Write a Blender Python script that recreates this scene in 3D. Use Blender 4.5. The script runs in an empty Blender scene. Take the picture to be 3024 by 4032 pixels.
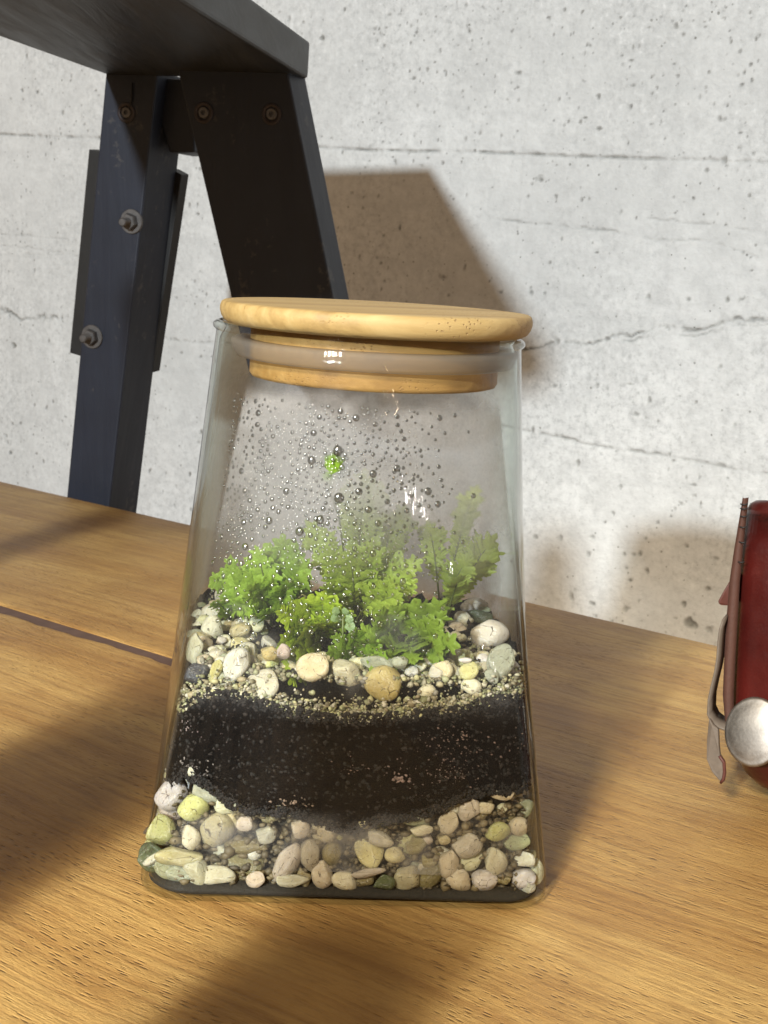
import bpy, math, random
import numpy as np
from mathutils import Vector, Matrix

random.seed(7); RNG = np.random.default_rng(11)
SC = bpy.context.scene
COL = SC.collection
R = math.radians

# ------------------------------------------------------------------ camera
cam_d = bpy.data.cameras.new('camera'); cam = bpy.data.objects.new('camera', cam_d); COL.objects.link(cam)
cam_d.sensor_fit = 'VERTICAL'; cam_d.sensor_height = 36.0; cam_d.lens = 49.9
cam_d.clip_start = 0.01; cam_d.clip_end = 50
def cam_matrix():
    p, r = R(10.3), R(4.0)
    f = Vector((0, math.cos(p), -math.sin(p))); ri = Vector((1, 0, 0)); up = ri.cross(f)
    r2 = ri*math.cos(r) + up*math.sin(r); u2 = up*math.cos(r) - ri*math.sin(r)
    m = Matrix((r2, u2, -f)).transposed().to_4x4(); m.translation = (0, 0, .17)
    return m
cam.matrix_world = cam_matrix()
cam_d.dof.use_dof = True; cam_d.dof.focus_distance = .385; cam_d.dof.aperture_fstop = 75
SC.camera = cam

# ------------------------------------------------------------------ world and lamps
W = bpy.data.worlds.new('World'); SC.world = W; W.use_nodes = True
W.node_tree.nodes['Background'].inputs[0].default_value = (.325, .237, .160, 1)
W.node_tree.nodes['Background'].inputs[1].default_value = 1.14
def lamp(name, kind, loc, target, power, color, radius, spot=None, blend=.5):
    l = bpy.data.lights.new(name, kind); l.energy = power; l.color = color
    if kind == 'AREA': l.shape = 'DISK'; l.size = radius
    else: l.shadow_soft_size = radius
    if spot: l.spot_size = spot; l.spot_blend = blend
    o = bpy.data.objects.new(name, l); COL.objects.link(o); o.location = loc
    o.rotation_euler = (Vector(target) - Vector(loc)).to_track_quat('-Z', 'Y').to_euler()
    return o
def from_dir(target, az, el, dist):
    return (target[0]-dist*math.cos(R(el))*math.cos(R(az)), target[1]-dist*math.cos(R(el))*math.sin(R(az)), target[2]+dist*math.sin(R(el)))
T1 = (.02, .90, .2)
lamp('window_lamp', 'SPOT', from_dir(T1, 70.9, 12.6, 3.2), T1, 450, (.86, .95, 1.0), .055, R(50), .3)
T2 = (-.03, .42, 0)
lamp('ceiling_spot', 'SPOT', from_dir(T2, 69, 31, 2.2), T2, 290, (1.0, .88, .68), .125, R(17), 1.0)
for k, (x, y, z, c, p) in enumerate(((.64, -1.55, .42, (1, .55, .22), 2), (.82, -1.6, .39, (1, .85, .62), 2), (.90, -1.5, .38, (1, .95, .85), 2), (.66, -1.6, .27, (1, .7, .45), 1.6), (1.02, -1.35, .14, (1, .95, .9), 2.5), (.74, -1.5, .62, (1, .6, .28), 1.5))):
    lamp('string_bulb', 'POINT', (x, y, z), (0, 0, 0), p, c, .014)
SC.view_settings.view_transform = 'Standard'; SC.view_settings.look = 'None'
SC.view_settings.exposure = 0; SC.view_settings.gamma = 1
SC.render.engine = 'CYCLES'
cy = SC.cycles
cy.transparent_max_bounces = 40; cy.max_bounces = 12; cy.transmission_bounces = 10; cy.diffuse_bounces = 4; cy.glossy_bounces = 5
cy.caustics_reflective = False; cy.caustics_refractive = False; cy.sample_clamp_indirect = 4
try: cy.use_denoising = True
except Exception: pass

# ------------------------------------------------------------------ helpers
def tag(o, label=None, cat=None, group=None, kind=None):
    if label: o['label'] = label
    if cat: o['category'] = cat
    if group: o['group'] = group
    if kind: o['kind'] = kind
    return o
def empty(name, loc=(0, 0, 0), rz=0.0, label=None, cat=None, group=None, kind=None):
    o = bpy.data.objects.new(name, None); COL.objects.link(o); o.location = loc; o.rotation_euler = (0, 0, rz)
    o.empty_display_size = .01
    return tag(o, label, cat, group, kind)
def mesh_data(name, v, f, mats, smooth=True, idx=None):
    me = bpy.data.meshes.new(name); me.from_pydata([tuple(map(float, p)) for p in v], [], [tuple(int(i) for i in q) for q in f])
    for m in (mats if isinstance(mats, (list, tuple)) else [mats]): me.materials.append(m)
    if smooth: me.polygons.foreach_set('use_smooth', [True]*len(me.polygons))
    if idx is not None: me.polygons.foreach_set('material_index', list(map(int, idx)))
    me.update(); return me
def obj(name, me, parent=None, loc=None, bevel=None, auto=None):
    o = bpy.data.objects.new(name, me); COL.objects.link(o)
    if parent: o.parent = parent
    if loc: o.location = loc
    if bevel:
        b = o.modifiers.new('b', 'BEVEL'); b.width = bevel; b.segments = 3; b.limit_method = 'ANGLE'; b.angle_limit = R(35)
        b.harden_normals = False
    return o
def part(name, v, f, mat, parent=None, smooth=True, bevel=None):
    return obj(name, mesh_data(name, v, f, mat, smooth), parent, bevel=bevel)
def lathe(prof, n=96, closed=False):
    v, f = [], []
    for r, z in prof:
        for k in range(n):
            a = 2*math.pi*k/n; v.append((r*math.cos(a), r*math.sin(a), z))
    m = len(prof)
    for i in range(m if closed else m-1):
        j = (i+1) % m
        for k in range(n):
            q = (k+1) % n; f.append((i*n+k, i*n+q, j*n+q, j*n+k))
    if not closed:
        f.append(tuple(range(n))[::-1]); f.append(tuple((m-1)*n+k for k in range(n)))
    return v, f
def prism(poly, ext):
    """polygon of 3D points pushed along ext"""
    n = len(poly); P = [Vector(p) for p in poly]; e = Vector(ext)
    v = [tuple(p) for p in P] + [tuple(p+e) for p in P]
    f = [tuple(range(n)), tuple(range(2*n-1, n-1, -1))]
    for i in range(n):
        j = (i+1) % n; f.append((i, n+i, n+j, j))
    return v, f
def tube(pts, rads, n=8):
    v, f = [], []; P = [Vector(p) for p in pts]
    for i, p in enumerate(P):
        d = (P[min(i+1, len(P)-1)]-P[max(i-1, 0)]).normalized(); a = d.orthogonal().normalized()
        if i == 0: a0 = a
        else:
            a = (a0 - d*a0.dot(d)).normalized(); a0 = a
        b = d.cross(a)
        for k in range(n):
            t = 2*math.pi*k/n; v.append(tuple(p+(a*math.cos(t)+b*math.sin(t))*rads[i]))
    for i in range(len(P)-1):
        for k in range(n):
            q = (k+1) % n; f.append((i*n+k, i*n+q, (i+1)*n+q, (i+1)*n+k))
    f.append(tuple(range(n))[::-1]); f.append(tuple((len(P)-1)*n+k for k in range(n)))
    return v, f
ICO = {}
def ico(sub):
    if sub not in ICO:
        import bmesh
        bm = bmesh.new(); bmesh.ops.create_icosphere(bm, subdivisions=sub, radius=1)
        bm.verts.ensure_lookup_table()
        ICO[sub] = (np.array([v.co[:] for v in bm.verts]), np.array([[v.index for v in f.verts] for f in bm.faces])); bm.free()
    return ICO[sub]

# ---- node helpers
def newmat(name):
    m = bpy.data.materials.new(name); m.use_nodes = True; nt = m.node_tree
    for n in list(nt.nodes): nt.nodes.remove(n)
    out = nt.nodes.new('ShaderNodeOutputMaterial')
    return m, nt, out
class NT:
    def __init__(s, nt): s.nt = nt
    def n(s, t, **k):
        nd = s.nt.nodes.new('ShaderNode'+t)
        ins = k.pop('ins', {})
        for a, b in k.items(): setattr(nd, a, b)
        for a, b in ins.items(): s.set(nd.inputs[a], b)
        return nd
    def set(s, sock, val):
        if hasattr(val, 'links') or hasattr(val, 'is_linked'): s.nt.links.new(val, sock)
        else: sock.default_value = val
    def math(s, op, a, b=None, c=None, clamp=False):
        nd = s.nt.nodes.new('ShaderNodeMath'); nd.operation = op; nd.use_clamp = clamp
        s.set(nd.inputs[0], a)
        if b is not None: s.set(nd.inputs[1], b)
        if c is not None: s.set(nd.inputs[2], c)
        return nd.outputs[0]
    def mix(s, f, a, b, typ='MIX'):
        nd = s.nt.nodes.new('ShaderNodeMix'); nd.data_type = 'RGBA'; nd.blend_type = typ
        s.set(nd.inputs[0], f); s.set(nd.inputs[6], a); s.set(nd.inputs[7], b); return nd.outputs[2]
    def ramp(s, f, stops, interp='LINEAR'):
        nd = s.nt.nodes.new('ShaderNodeValToRGB'); nd.color_ramp.interpolation = interp
        el = nd.color_ramp.elements
        while len(el) < len(stops): el.new(.5)
        for e, (p, c) in zip(el, stops):
            e.position = p; e.color = (c, c, c, 1) if isinstance(c, (int, float)) else (*c, 1)
        s.set(nd.inputs[0], f); return nd.outputs[0]
    def coords(s, kind='Object', scale=(1, 1, 1), rot=(0, 0, 0), loc=(0, 0, 0)):
        tc = s.nt.nodes.new('ShaderNodeTexCoord'); mp = s.nt.nodes.new('ShaderNodeMapping')
        mp.inputs['Scale'].default_value = scale; mp.inputs['Rotation'].default_value = rot; mp.inputs['Location'].default_value = loc
        s.nt.links.new(tc.outputs[kind], mp.inputs[0]); return mp.outputs[0]
    def noise(s, vec, scale, detail=4, rough=.55, dist=0.0):
        nd = s.nt.nodes.new('ShaderNodeTexNoise'); s.set(nd.inputs['Vector'], vec)
        nd.inputs['Scale'].default_value = scale; nd.inputs['Detail'].default_value = detail; nd.inputs['Roughness'].default_value = rough
        nd.inputs['Distortion'].default_value = dist; return nd.outputs[0]
    def voro(s, vec, scale, feature='F1', rand=1.0):
        nd = s.nt.nodes.new('ShaderNodeTexVoronoi'); nd.feature = feature; s.set(nd.inputs['Vector'], vec)
        nd.inputs['Scale'].default_value = scale; nd.inputs['Randomness'].default_value = rand; return nd.outputs[0]
    def bump(s, h, dist, strength=1.0, normal=None):
        nd = s.nt.nodes.new('ShaderNodeBump'); s.set(nd.inputs['Height'], h); nd.inputs['Distance'].default_value = dist
        nd.inputs['Strength'].default_value = strength
        if normal is not None: s.set(nd.inputs['Normal'], normal)
        return nd.outputs[0]
    def bsdf(s, out, color, rough=.5, normal=None, **k):
        nd = s.nt.nodes.new('ShaderNodeBsdfPrincipled'); s.set(nd.inputs['Base Color'], color if not isinstance(color, tuple) else (*color[:3], 1))
        s.set(nd.inputs['Roughness'], rough)
        if normal is not None: s.set(nd.inputs['Normal'], normal)
        for a, b in k.items(): s.set(nd.inputs[a.replace('_', ' ')], b)
        s.nt.links.new(nd.outputs[0], out.inputs[0]); return nd

# ------------------------------------------------------------------ materials
def mat_wood_table():
    m, nt, out = newmat('table_wood'); N = NT(nt)
    # object space: x runs along the boards
    v = N.coords('Object', (1, 1, 1))
    wob = N.n('VectorMath', operation='ADD', ins={0: v, 1: N.n('VectorMath', operation='SCALE', ins={0: N.n('TexNoise', ins={'Vector': v, 'Scale': 7.0, 'Detail': 2.0}).outputs['Color'], 'Scale': .02}).outputs[0]}).outputs[0]
    def sc(vec, x, y, z=1): return N.n('VectorMath', operation='MULTIPLY', ins={0: vec, 1: (x, y, z)}).outputs[0]
    broad = N.noise(sc(wob, 1.2, 13), 2.2, 6, .62)
    grain = N.noise(sc(wob, 4, 300), 1.0, 7, .72)
    fine = N.noise(sc(v, 60, 900), 1.0, 4, .7)
    mott = N.noise(sc(wob, 14, 30), 1.0, 6, .62)
    col = N.ramp(N.math('MULTIPLY_ADD', broad, .6, N.math('MULTIPLY', mott, .4)), [(.30, (.275, .145, .042)), (.44, (.41, .238, .075)), (.57, (.51, .325, .113)), (.74, (.61, .425, .17))])
    col = N.mix(N.math('MULTIPLY', N.ramp(grain, [(.36, 1.0), (.52, 0.0)]), .42), col, (.22, .10, .03, 1))
    # short dark pores along the grain
    pv = N.voro(sc(wob, 190, 760), 1.0)
    sel = N.ramp(N.noise(sc(v, 20, 34), 1.0, 3), [(.40, 0.0), (.62, 1.0)])
    pore = N.math('MULTIPLY', N.ramp(pv, [(.10, 1.0), (.30, 0.0)]), sel)
    col = N.mix(N.math('MULTIPLY', pore, .62), col, (.08, .035, .012, 1))
    # short checks running across the saw marks
    pv2 = N.voro(sc(wob, 60, 420, 1), 1.0)
    ck = N.math('MULTIPLY', N.ramp(pv2, [(.05, 1.0), (.14, 0.0)]), N.ramp(N.noise(sc(v, 9, 9), 1.0, 2), [(.55, 0.0), (.66, 1.0)]))
    col = N.mix(N.math('MULTIPLY', ck, .75), col, (.05, .02, .008, 1))
    # knots and small stains
    kn = N.voro(sc(wob, 9, 14), 1.0)
    col = N.mix(N.math('MULTIPLY', N.ramp(kn, [(.02, 1.0), (.07, 0.0)]), .7), col, (.09, .04, .02, 1))
    stain = N.ramp(N.noise(v, 9, 5, .6), [(.46, 0.0), (.70, .55)])
    col = N.mix(stain, col, (.21, .10, .03, 1))
    fl = N.ramp(N.noise(sc(wob, 40, 260), 1.0, 6, .75), [(.40, .32), (.50, 0.0), (.62, 0.0)])
    col = N.mix(fl, col, (.17, .075, .02, 1))
    saw = N.math('MULTIPLY_ADD', N.noise(sc(wob, 480, 60), 1.0, 3, .6), .45, N.math('MULTIPLY', N.noise(sc(wob, 300, 520), 1.0, 4, .65), .8))
    h = N.math('MULTIPLY_ADD', saw, .62, N.math('MULTIPLY_ADD', grain, .9, N.math('MULTIPLY_ADD', fine, .3, N.math('MULTIPLY_ADD', pore, -.8, N.math('MULTIPLY', ck, -1.0)))))
    nr = N.bump(h, .0011, .7)
    N.bsdf(out, col, N.math('MULTIPLY_ADD', mott, .25, .36), nr, Specular_IOR_Level=.35)
    return m
def mat_black_wood():
    m, nt, out = newmat('black_painted_wood'); N = NT(nt)
    v = N.coords('Object')
    def sc(x, y, z): return N.n('VectorMath', operation='MULTIPLY', ins={0: v, 1: (x, y, z)}).outputs[0]
    g = N.noise(sc(90, 90, 5), 1.0, 6, .6, .4)
    g2 = N.noise(v, 30, 5, .6)
    wear = N.ramp(N.math('MULTIPLY', N.noise(v, 160, 4, .7), N.noise(sc(60, 60, 12), 1, 4)), [(.34, 0.0), (.43, .35)])
    col = N.mix(g2, (.0075, .009, .0155, 1), (.017, .021, .035, 1))
    col = N.mix(wear, col, (.13, .115, .10, 1))
    pt = N.n('NewGeometry').outputs['Pointiness']
    col = N.mix(N.ramp(pt, [(.56, 0.0), (.66, .7)]), col, (.12, .065, .03, 1))
    nr = N.bump(g, .0008, .45)
    N.bsdf(out, col, N.math('MULTIPLY_ADD', g, .25, .42), nr, Specular_IOR_Level=.4)
    return m
def mat_seat_wood():
    m, nt, out = newmat('seat_underside_wood'); N = NT(nt)
    v = N.coords('Object')
    def sc(x, y, z): return N.n('VectorMath', operation='MULTIPLY', ins={0: v, 1: (x, y, z)}).outputs[0]
    g = N.noise(sc(110, 9, 60), 1.0, 6, .65, .5)
    g2 = N.noise(sc(14, 4, 8), 1.0, 4, .6)
    col = N.mix(N.ramp(N.math('MULTIPLY', g, g2), [(.15, 0.0), (.42, 1.0)]), (.005, .005, .0055, 1), (.036, .034, .031, 1))
    pt = N.n('NewGeometry').outputs['Pointiness']
    col = N.mix(N.ramp(pt, [(.55, 0.0), (.62, .5)]), col, (.16, .09, .035, 1))
    N.bsdf(out, col, N.math('MULTIPLY_ADD', g, .3, .34), N.bump(g, .0012, .55), Specular_IOR_Level=.45)
    return m
def mat_metal(name, col, rough, bumps=.0):
    m, nt, out = newmat(name); N = NT(nt); v = N.coords('Object')
    g = N.noise(v, 700, 5, .7); g2 = N.noise(v, 160, 4, .6)
    c = N.mix(N.ramp(g2, [(.4, 0.0), (.7, .7)]), (*col, 1), tuple(x*.55 for x in col)+(1,))
    N.bsdf(out, c, N.math('MULTIPLY_ADD', g, .25, rough), N.bump(g, .0002, .25+bumps), Metallic=1.0)
    return m
def mat_simple(name, col, rough, var=.3, nscale=80, bump=.0004, **k):
    m, nt, out = newmat(name); N = NT(nt); v = N.coords('Object')
    g = N.noise(v, nscale, 6, .6)
    c = N.mix(g, tuple(x*(1-var) for x in col)+(1,), tuple(min(1, x*(1+var)) for x in col)+(1,))
    N.bsdf(out, c, rough, N.bump(g, bump, .5), **k); return m
def mat_wall():
    m, nt, out = newmat('board_marked_concrete'); N = NT(nt); v = N.coords('Object')
    def sc(x, y, z): return N.n('VectorMath', operation='MULTIPLY', ins={0: v, 1: (x, y, z)}).outputs[0]
    big = N.noise(v, 5, 5, .6)
    mid = N.noise(sc(1, 1, 1.25), 46, 7, .7)
    col = N.ramp(big, [(.3, (.56, .565, .555)), (.7, (.72, .725, .715))])
    col = N.mix(N.ramp(mid, [(.36, .6), (.60, 0.0)]), col, (.50, .505, .50, 1))
    strk = N.noise(sc(5, 5, 70), 1.0, 5, .6, .6)
    col = N.mix(N.ramp(strk, [(.30, .28), (.42, 0.0)]), col, (.47, .48, .475, 1))
    # pinholes, more of them towards the top
    pv = N.n('TexVoronoi', ins={'Vector': v, 'Scale': 210.0}); 
    size = N.math('MULTIPLY', N.n('SeparateColor', ins={0: pv.outputs['Color']}).outputs[0], .34)
    clus = N.ramp(N.noise(v, 16, 4, .65), [(.42, 0.0), (.60, 1.0)])
    pin = N.math('MULTIPLY', N.math('LESS_THAN', pv.outputs['Distance'], N.math('SUBTRACT', size, .13)), clus)
    pv2 = N.n('TexVoronoi', ins={'Vector': v, 'Scale': 95.0})
    size2 = N.math('MULTIPLY', N.n('SeparateColor', ins={0: pv2.outputs['Color']}).outputs[0], .30)
    pin2 = N.math('MULTIPLY', N.math('LESS_THAN', pv2.outputs['Distance'], N.math('SUBTRACT', size2, .20)), 1.0)
    at = N.n('Attribute', attribute_name='dark_tone').outputs['Fac']
    dark = N.math('MAXIMUM', N.math('MULTIPLY', pin, .62), N.math('MAXIMUM', N.math('MULTIPLY', pin2, .75), N.math('MULTIPLY', N.math('MINIMUM', at, 1.0), .85)))
    tone = N.mix(N.noise(v, 30, 2), (.10, .11, .11, 1), (.20, .18, .14, 1))
    fine = N.noise(v, 420, 5, .7)
    stip = N.noise(v, 190, 4, .75)
    zone = N.ramp(N.noise(v, 7, 4, .6), [(.40, .25), (.62, 1.0)])
    col = N.mix(N.math('MULTIPLY', N.ramp(stip, [(.34, .75), (.50, 0.0)]), zone), col, (.40, .405, .40, 1))
    col = N.mix(N.math('MULTIPLY', N.ramp(stip, [(.55, 0.0), (.70, .6)]), zone), col, (.83, .83, .82, 1))
    col = N.mix(dark, col, tone)
    h = N.math('MULTIPLY_ADD', mid, 1.15, N.math('MULTIPLY_ADD', N.math('MULTIPLY_ADD', stip, 1.6, fine), .45, N.math('MULTIPLY_ADD', dark, -1.1, N.math('MULTIPLY', strk, .25))))
    N.bsdf(out, col, .86, N.bump(h, .0012, .75), Specular_IOR_Level=.2)
    return m
def mat_bamboo(k=(1, 1, 1), name='bamboo'):
    m, nt, out = newmat(name); N = NT(nt); v = N.coords('Object')
    def sc(x, y, z): return N.n('VectorMath', operation='MULTIPLY', ins={0: v, 1: (x, y, z)}).outputs[0]
    strip = N.noise(sc(4, 260, 180), 1.0, 4, .6)
    broad = N.noise(sc(3, 42, 30), 1.0, 3, .5)
    col = N.ramp(N.math('MULTIPLY_ADD', strip, .5, N.math('MULTIPLY', broad, .5)), [(.32, (.225, .14, .048)), (.48, (.36, .245, .09)), (.66, (.455, .335, .15))])
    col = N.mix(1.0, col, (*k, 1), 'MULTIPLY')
    pv = N.voro(sc(900, 900, 1200), 1.0)
    side = N.ramp(N.noise(sc(40, 40, 60), 1, 2), [(.45, 0.0), (.6, 1.0)])
    dots = N.math('MULTIPLY', N.ramp(pv, [(.16, 1.0), (.30, 0.0)]), side)
    col = N.mix(N.math('MULTIPLY', dots, .5), col, (.20, .09, .025, 1))
    N.bsdf(out, col, N.math('MULTIPLY_ADD', strip, .3, .52), N.bump(N.math('SUBTRACT', strip, N.math('MULTIPLY', dots, .6)), .0006, .7), Specular_IOR_Level=.7)
    return m
def mat_glass():
    """thin-walled glass: passes light straight through, mirrors more towards grazing view, bends it in the thick edges"""
    m, nt, out = newmat('clear_glass'); N = NT(nt)
    fac = N.n('LayerWeight', ins={'Blend': .5}).outputs['Facing']
    fr = N.math('MULTIPLY_ADD', N.math('POWER', fac, 5.0), .9, .013)
    v = N.coords('Object')
    wav = N.noise(N.n('VectorMath', operation='MULTIPLY', ins={0: v, 1: (160, 160, 6)}).outputs[0], 1.0, 3, .5)
    nr = N.bump(wav, .0011, .5)
    tint = N.mix(N.math('POWER', fac, 3.0), (.985, .99, .985, 1), (.80, .86, .81, 1))
    tr = N.n('BsdfTransparent', ins={'Color': tint})
    gl = N.n('BsdfGlossy', ins={'Roughness': .02, 'Normal': nr})
    rf = N.n('BsdfGlass', ins={'Roughness': .0, 'IOR': 1.47, 'Color': (.93, .965, .94, 1), 'Normal': nr})
    edge = N.ramp(fac, [(.80, 0.0), (.93, .85)])
    a = N.n('MixShader', ins={0: edge, 1: tr.outputs[0], 2: rf.outputs[0]})
    b = N.n('MixShader', ins={0: fr, 1: a.outputs[0], 2: gl.outputs[0]})
    nt.links.new(b.outputs[0], out.inputs[0]); return m
def mat_solid_glass():
    m, nt, out = newmat('thick_glass'); N = NT(nt)
    rf = N.n('BsdfGlass', ins={'Roughness': .0, 'IOR': 1.47, 'Color': (.93, .965, .945, 1)})
    nt.links.new(rf.outputs[0], out.inputs[0]); return m
def mat_fog():
    m, nt, out = newmat('condensation_mist'); N = NT(nt); v = N.coords('Object')
    a = N.n('Attribute', attribute_name='mist').outputs['Fac']
    g = N.noise(v, 900, 4, .7); g2 = N.noise(N.n('VectorMath', operation='MULTIPLY', ins={0: v, 1: (1, 1, .35)}).outputs[0], 95, 4, .6)
    cover = N.math('MULTIPLY', a, N.math('MULTIPLY_ADD', N.ramp(g, [(.3, 0.0), (.7, 1.0)]), .35, N.math('MULTIPLY_ADD', g2, .5, .60)), clamp=True)
    df = N.n('BsdfDiffuse', ins={'Color': (.42, .415, .44, 1)})
    tl = N.n('BsdfTranslucent', ins={'Color': (.74, .73, .74, 1)})
    tr = N.n('BsdfTransparent')
    mx = N.n('MixShader', ins={0: .55, 1: df.outputs[0], 2: tl.outputs[0]})
    o = N.n('MixShader', ins={0: cover, 1: tr.outputs[0], 2: mx.outputs[0]})
    nt.links.new(o.outputs[0], out.inputs[0]); return m
def mat_drop():
    m, nt, out = newmat('water_drop'); N = NT(nt)
    rf = N.n('BsdfGlass', ins={'Roughness': .0, 'IOR': 1.33, 'Color': (.86, .88, .88, 1)})
    gl = N.n('BsdfGlossy', ins={'Roughness': .16, 'Color': (1, 1, 1, 1)})
    tr = N.n('BsdfTransparent', ins={'Color': (.70, .70, .70, 1)})
    fac = N.n('LayerWeight', ins={'Blend': .5}).outputs['Facing']
    a = N.n('MixShader', ins={0: .45, 1: rf.outputs[0], 2: tr.outputs[0]})
    o = N.n('MixShader', ins={0: N.math('MULTIPLY_ADD', N.math('POWER', fac, 4.0), .20, .10), 1: a.outputs[0], 2: gl.outputs[0]})
    nt.links.new(o.outputs[0], out.inputs[0]); return m
def mat_pebble():
    m, nt, out = newmat('pebble_stone'); N = NT(nt); v = N.coords('Object')
    oi = N.n('ObjectInfo'); col = oi.outputs['Color']
    off = N.n('VectorMath', operation='ADD', ins={0: v, 1: N.n('VectorMath', operation='SCALE', ins={0: (7.1, 3.3, 5.7), 'Scale': oi.outputs['Random']}).outputs[0]}).outputs[0]
    g = N.noise(off, 1.4, 6, .6); g2 = N.noise(off, 6, 5, .7)
    c = N.mix(N.ramp(g, [(.3, 0.0), (.7, 1.0)]), N.mix(.5, col, (.5, .42, .28, 1), 'MULTIPLY'), col)
    c = N.mix(N.ramp(g2, [(.55, 0.0), (.75, .35)]), c, (.75, .72, .62, 1))
    crack = N.voro(off, 1.3, 'DISTANCE_TO_EDGE')
    g3 = N.noise(off, 2.2, 4, .65)
    soil = N.math('MULTIPLY', N.ramp(crack, [(.0, 1.0), (.035, 0.0)]), N.ramp(g3, [(.5, 0.0), (.58, 1.0)]))
    smear = N.ramp(N.noise(off, 4.5, 5, .75), [(.63, 0.0), (.70, .85)])
    c = N.mix(N.math('MAXIMUM', soil, smear), c, (.035, .02, .012, 1))
    nd = N.bsdf(out, c, .24, N.bump(g2, .06, .35), Specular_IOR_Level=.4)
    nd.inputs['Subsurface Weight'].default_value = .6; nd.inputs['Subsurface Radius'].default_value = (.9, .8, .5); nd.inputs['Subsurface Scale'].default_value = .0018
    return m
def mat_soil():
    m, nt, out = newmat('wet_soil'); N = NT(nt); v = N.coords('Object')
    g = N.noise(v, 500, 6, .75); g2 = N.noise(v, 90, 5, .65)
    c = N.ramp(N.math('MULTIPLY', g, g2), [(.12, (.0012, .0008, .0007)), (.32, (.0045, .003, .0025)), (.55, (.016, .010, .0075))])
    N.bsdf(out, c, .75, N.bump(N.math('MULTIPLY_ADD', g2, 1.6, g), .0016, 1.0), Specular_IOR_Level=.15)
    return m
def mat_attr(name, rough=.7, nscale=900, **k):
    m, nt, out = newmat(name); N = NT(nt); v = N.coords('Object')
    c = N.n('Attribute', attribute_name='tone').outputs['Color']
    g = N.noise(v, nscale, 4, .6)
    N.bsdf(out, N.mix(g, N.mix(.6, c, (.55, .5, .45, 1), 'MULTIPLY'), c), rough, N.bump(g, .0003, .5), **k); return m
def mat_leaf():
    m, nt, out = newmat('fresh_leaf'); N = NT(nt); v = N.coords('Object')
    col = N.n('ObjectInfo').outputs['Color']
    g = N.noise(v, 260, 4, .6); g2 = N.noise(v, 1400, 3, .6)
    c = N.mix(g, N.mix(.55, col, (.40, .45, .35, 1), 'MULTIPLY'), col)
    c = N.mix(N.ramp(g2, [(.55, 0.0), (.75, .35)]), c, (.33, .45, .10, 1))
    pb = N.n('BsdfPrincipled', ins={'Base Color': c, 'Roughness': .42, 'Normal': N.bump(g2, .0005, .5)})
    tl = N.n('BsdfTranslucent', ins={'Color': c})
    mx = N.n('MixShader', ins={0: .38, 1: pb.outputs[0], 2: tl.outputs[0]})
    nt.links.new(mx.outputs[0], out.inputs[0]); return m
def mat_leather():
    m, nt, out = newmat('oxblood_leather'); N = NT(nt); v = N.coords('Object')
    g = N.voro(v, 900); g2 = N.noise(v, 22, 5, .6); g3 = N.noise(v, 160, 5, .7)
    c = N.mix(N.ramp(g2, [(.35, 0.0), (.7, 1.0)]), (.032, .0042, .0035, 1), (.09, .0105, .0075, 1))
    c = N.mix(N.ramp(g3, [(.62, 0.0), (.75, .5)]), c, (.11, .022, .017, 1))
    N.bsdf(out, c, N.math('MULTIPLY_ADD', g3, .25, .2), N.bump(N.math('MULTIPLY_ADD', g, .5, g3), .0003, .35), Specular_IOR_Level=.5)
    return m
def mat_silicone():
    m, nt, out = newmat('silicone'); N = NT(nt)
    pb = N.n('BsdfPrincipled', ins={'Base Color': (.27, .25, .235, 1), 'Roughness': .75})
    tl = N.n('BsdfTranslucent', ins={'Color': (.6, .55, .5, 1)}); tr = N.n('BsdfTransparent')
    a = N.n('MixShader', ins={0: .4, 1: pb.outputs[0], 2: tl.outputs[0]})
    o = N.n('MixShader', ins={0: .50, 1: a.outputs[0], 2: tr.outputs[0]})
    nt.links.new(o.outputs[0], out.inputs[0]); return m

def mat_dew():
    m, nt, out = newmat('fine_dew'); N = NT(nt)
    tr = N.n('BsdfTransparent', ins={'Color': (.93, .93, .93, 1)}); gl = N.n('BsdfGlossy', ins={'Roughness': .22, 'Color': (1, 1, 1, 1)})
    fac = N.n('LayerWeight', ins={'Blend': .5}).outputs['Facing']
    o = N.n('MixShader', ins={0: N.math('MULTIPLY_ADD', fac, .24, .12), 1: tr.outputs[0], 2: gl.outputs[0]})
    nt.links.new(o.outputs[0], out.inputs[0]); return m
M_DEW = mat_dew(); M_TABLE = mat_wood_table(); M_BLACK = mat_black_wood(); M_SEAT = mat_seat_wood(); M_WALL = mat_wall(); M_BAMBOO = mat_bamboo()
M_GLASS = mat_glass(); M_SOLID = mat_solid_glass(); M_FOG = mat_fog(); M_DROP = mat_drop(); M_PEB = mat_pebble(); M_SOIL = mat_soil()
M_GRIT = mat_attr('grit_grains', .6); M_CRUMB = mat_attr('soil_crumbs', .8); M_LEAF = mat_leaf(); M_LEATHER = mat_leather(); M_SIL = mat_silicone()
M_STEEL = mat_metal('blackened_steel', (.16, .15, .145), .45, .2); M_NICKEL = mat_metal('brushed_nickel', (.34, .31, .28), .36)
M_GAP = mat_simple('seam_filler', (.10, .058, .045), .7, .55, 120)
M_SUEDE = mat_simple('raw_leather_edge', (.062, .022, .013), .75, .25, 500)
M_STRAP = mat_simple('grey_strap', (.115, .09, .07), .65, .3, 400)
M_REDSTRAP = mat_simple('strap_edge', (.07, .018, .012), .6, .3, 400)
M_DARK = mat_simple('dark_board', (.007, .006, .0055), .6, .4, 60, .0008)  # near-black brown of the brace plate, darker than the legs
M_THREAD = mat_simple('thread', (.012, .010, .010), .7)
M_RUBBER = mat_simple('black_rubber', (.012, .012, .012), .5)
M_STEM = mat_simple('plant_stem', (.10, .13, .03), .5)
M_TWIG = mat_simple('dark_twig', (.012, .008, .006), .8, .4, 600)
M_FLAKE = mat_simple('dry_flake', (.10, .07, .04), .8, .4, 600)
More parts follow.
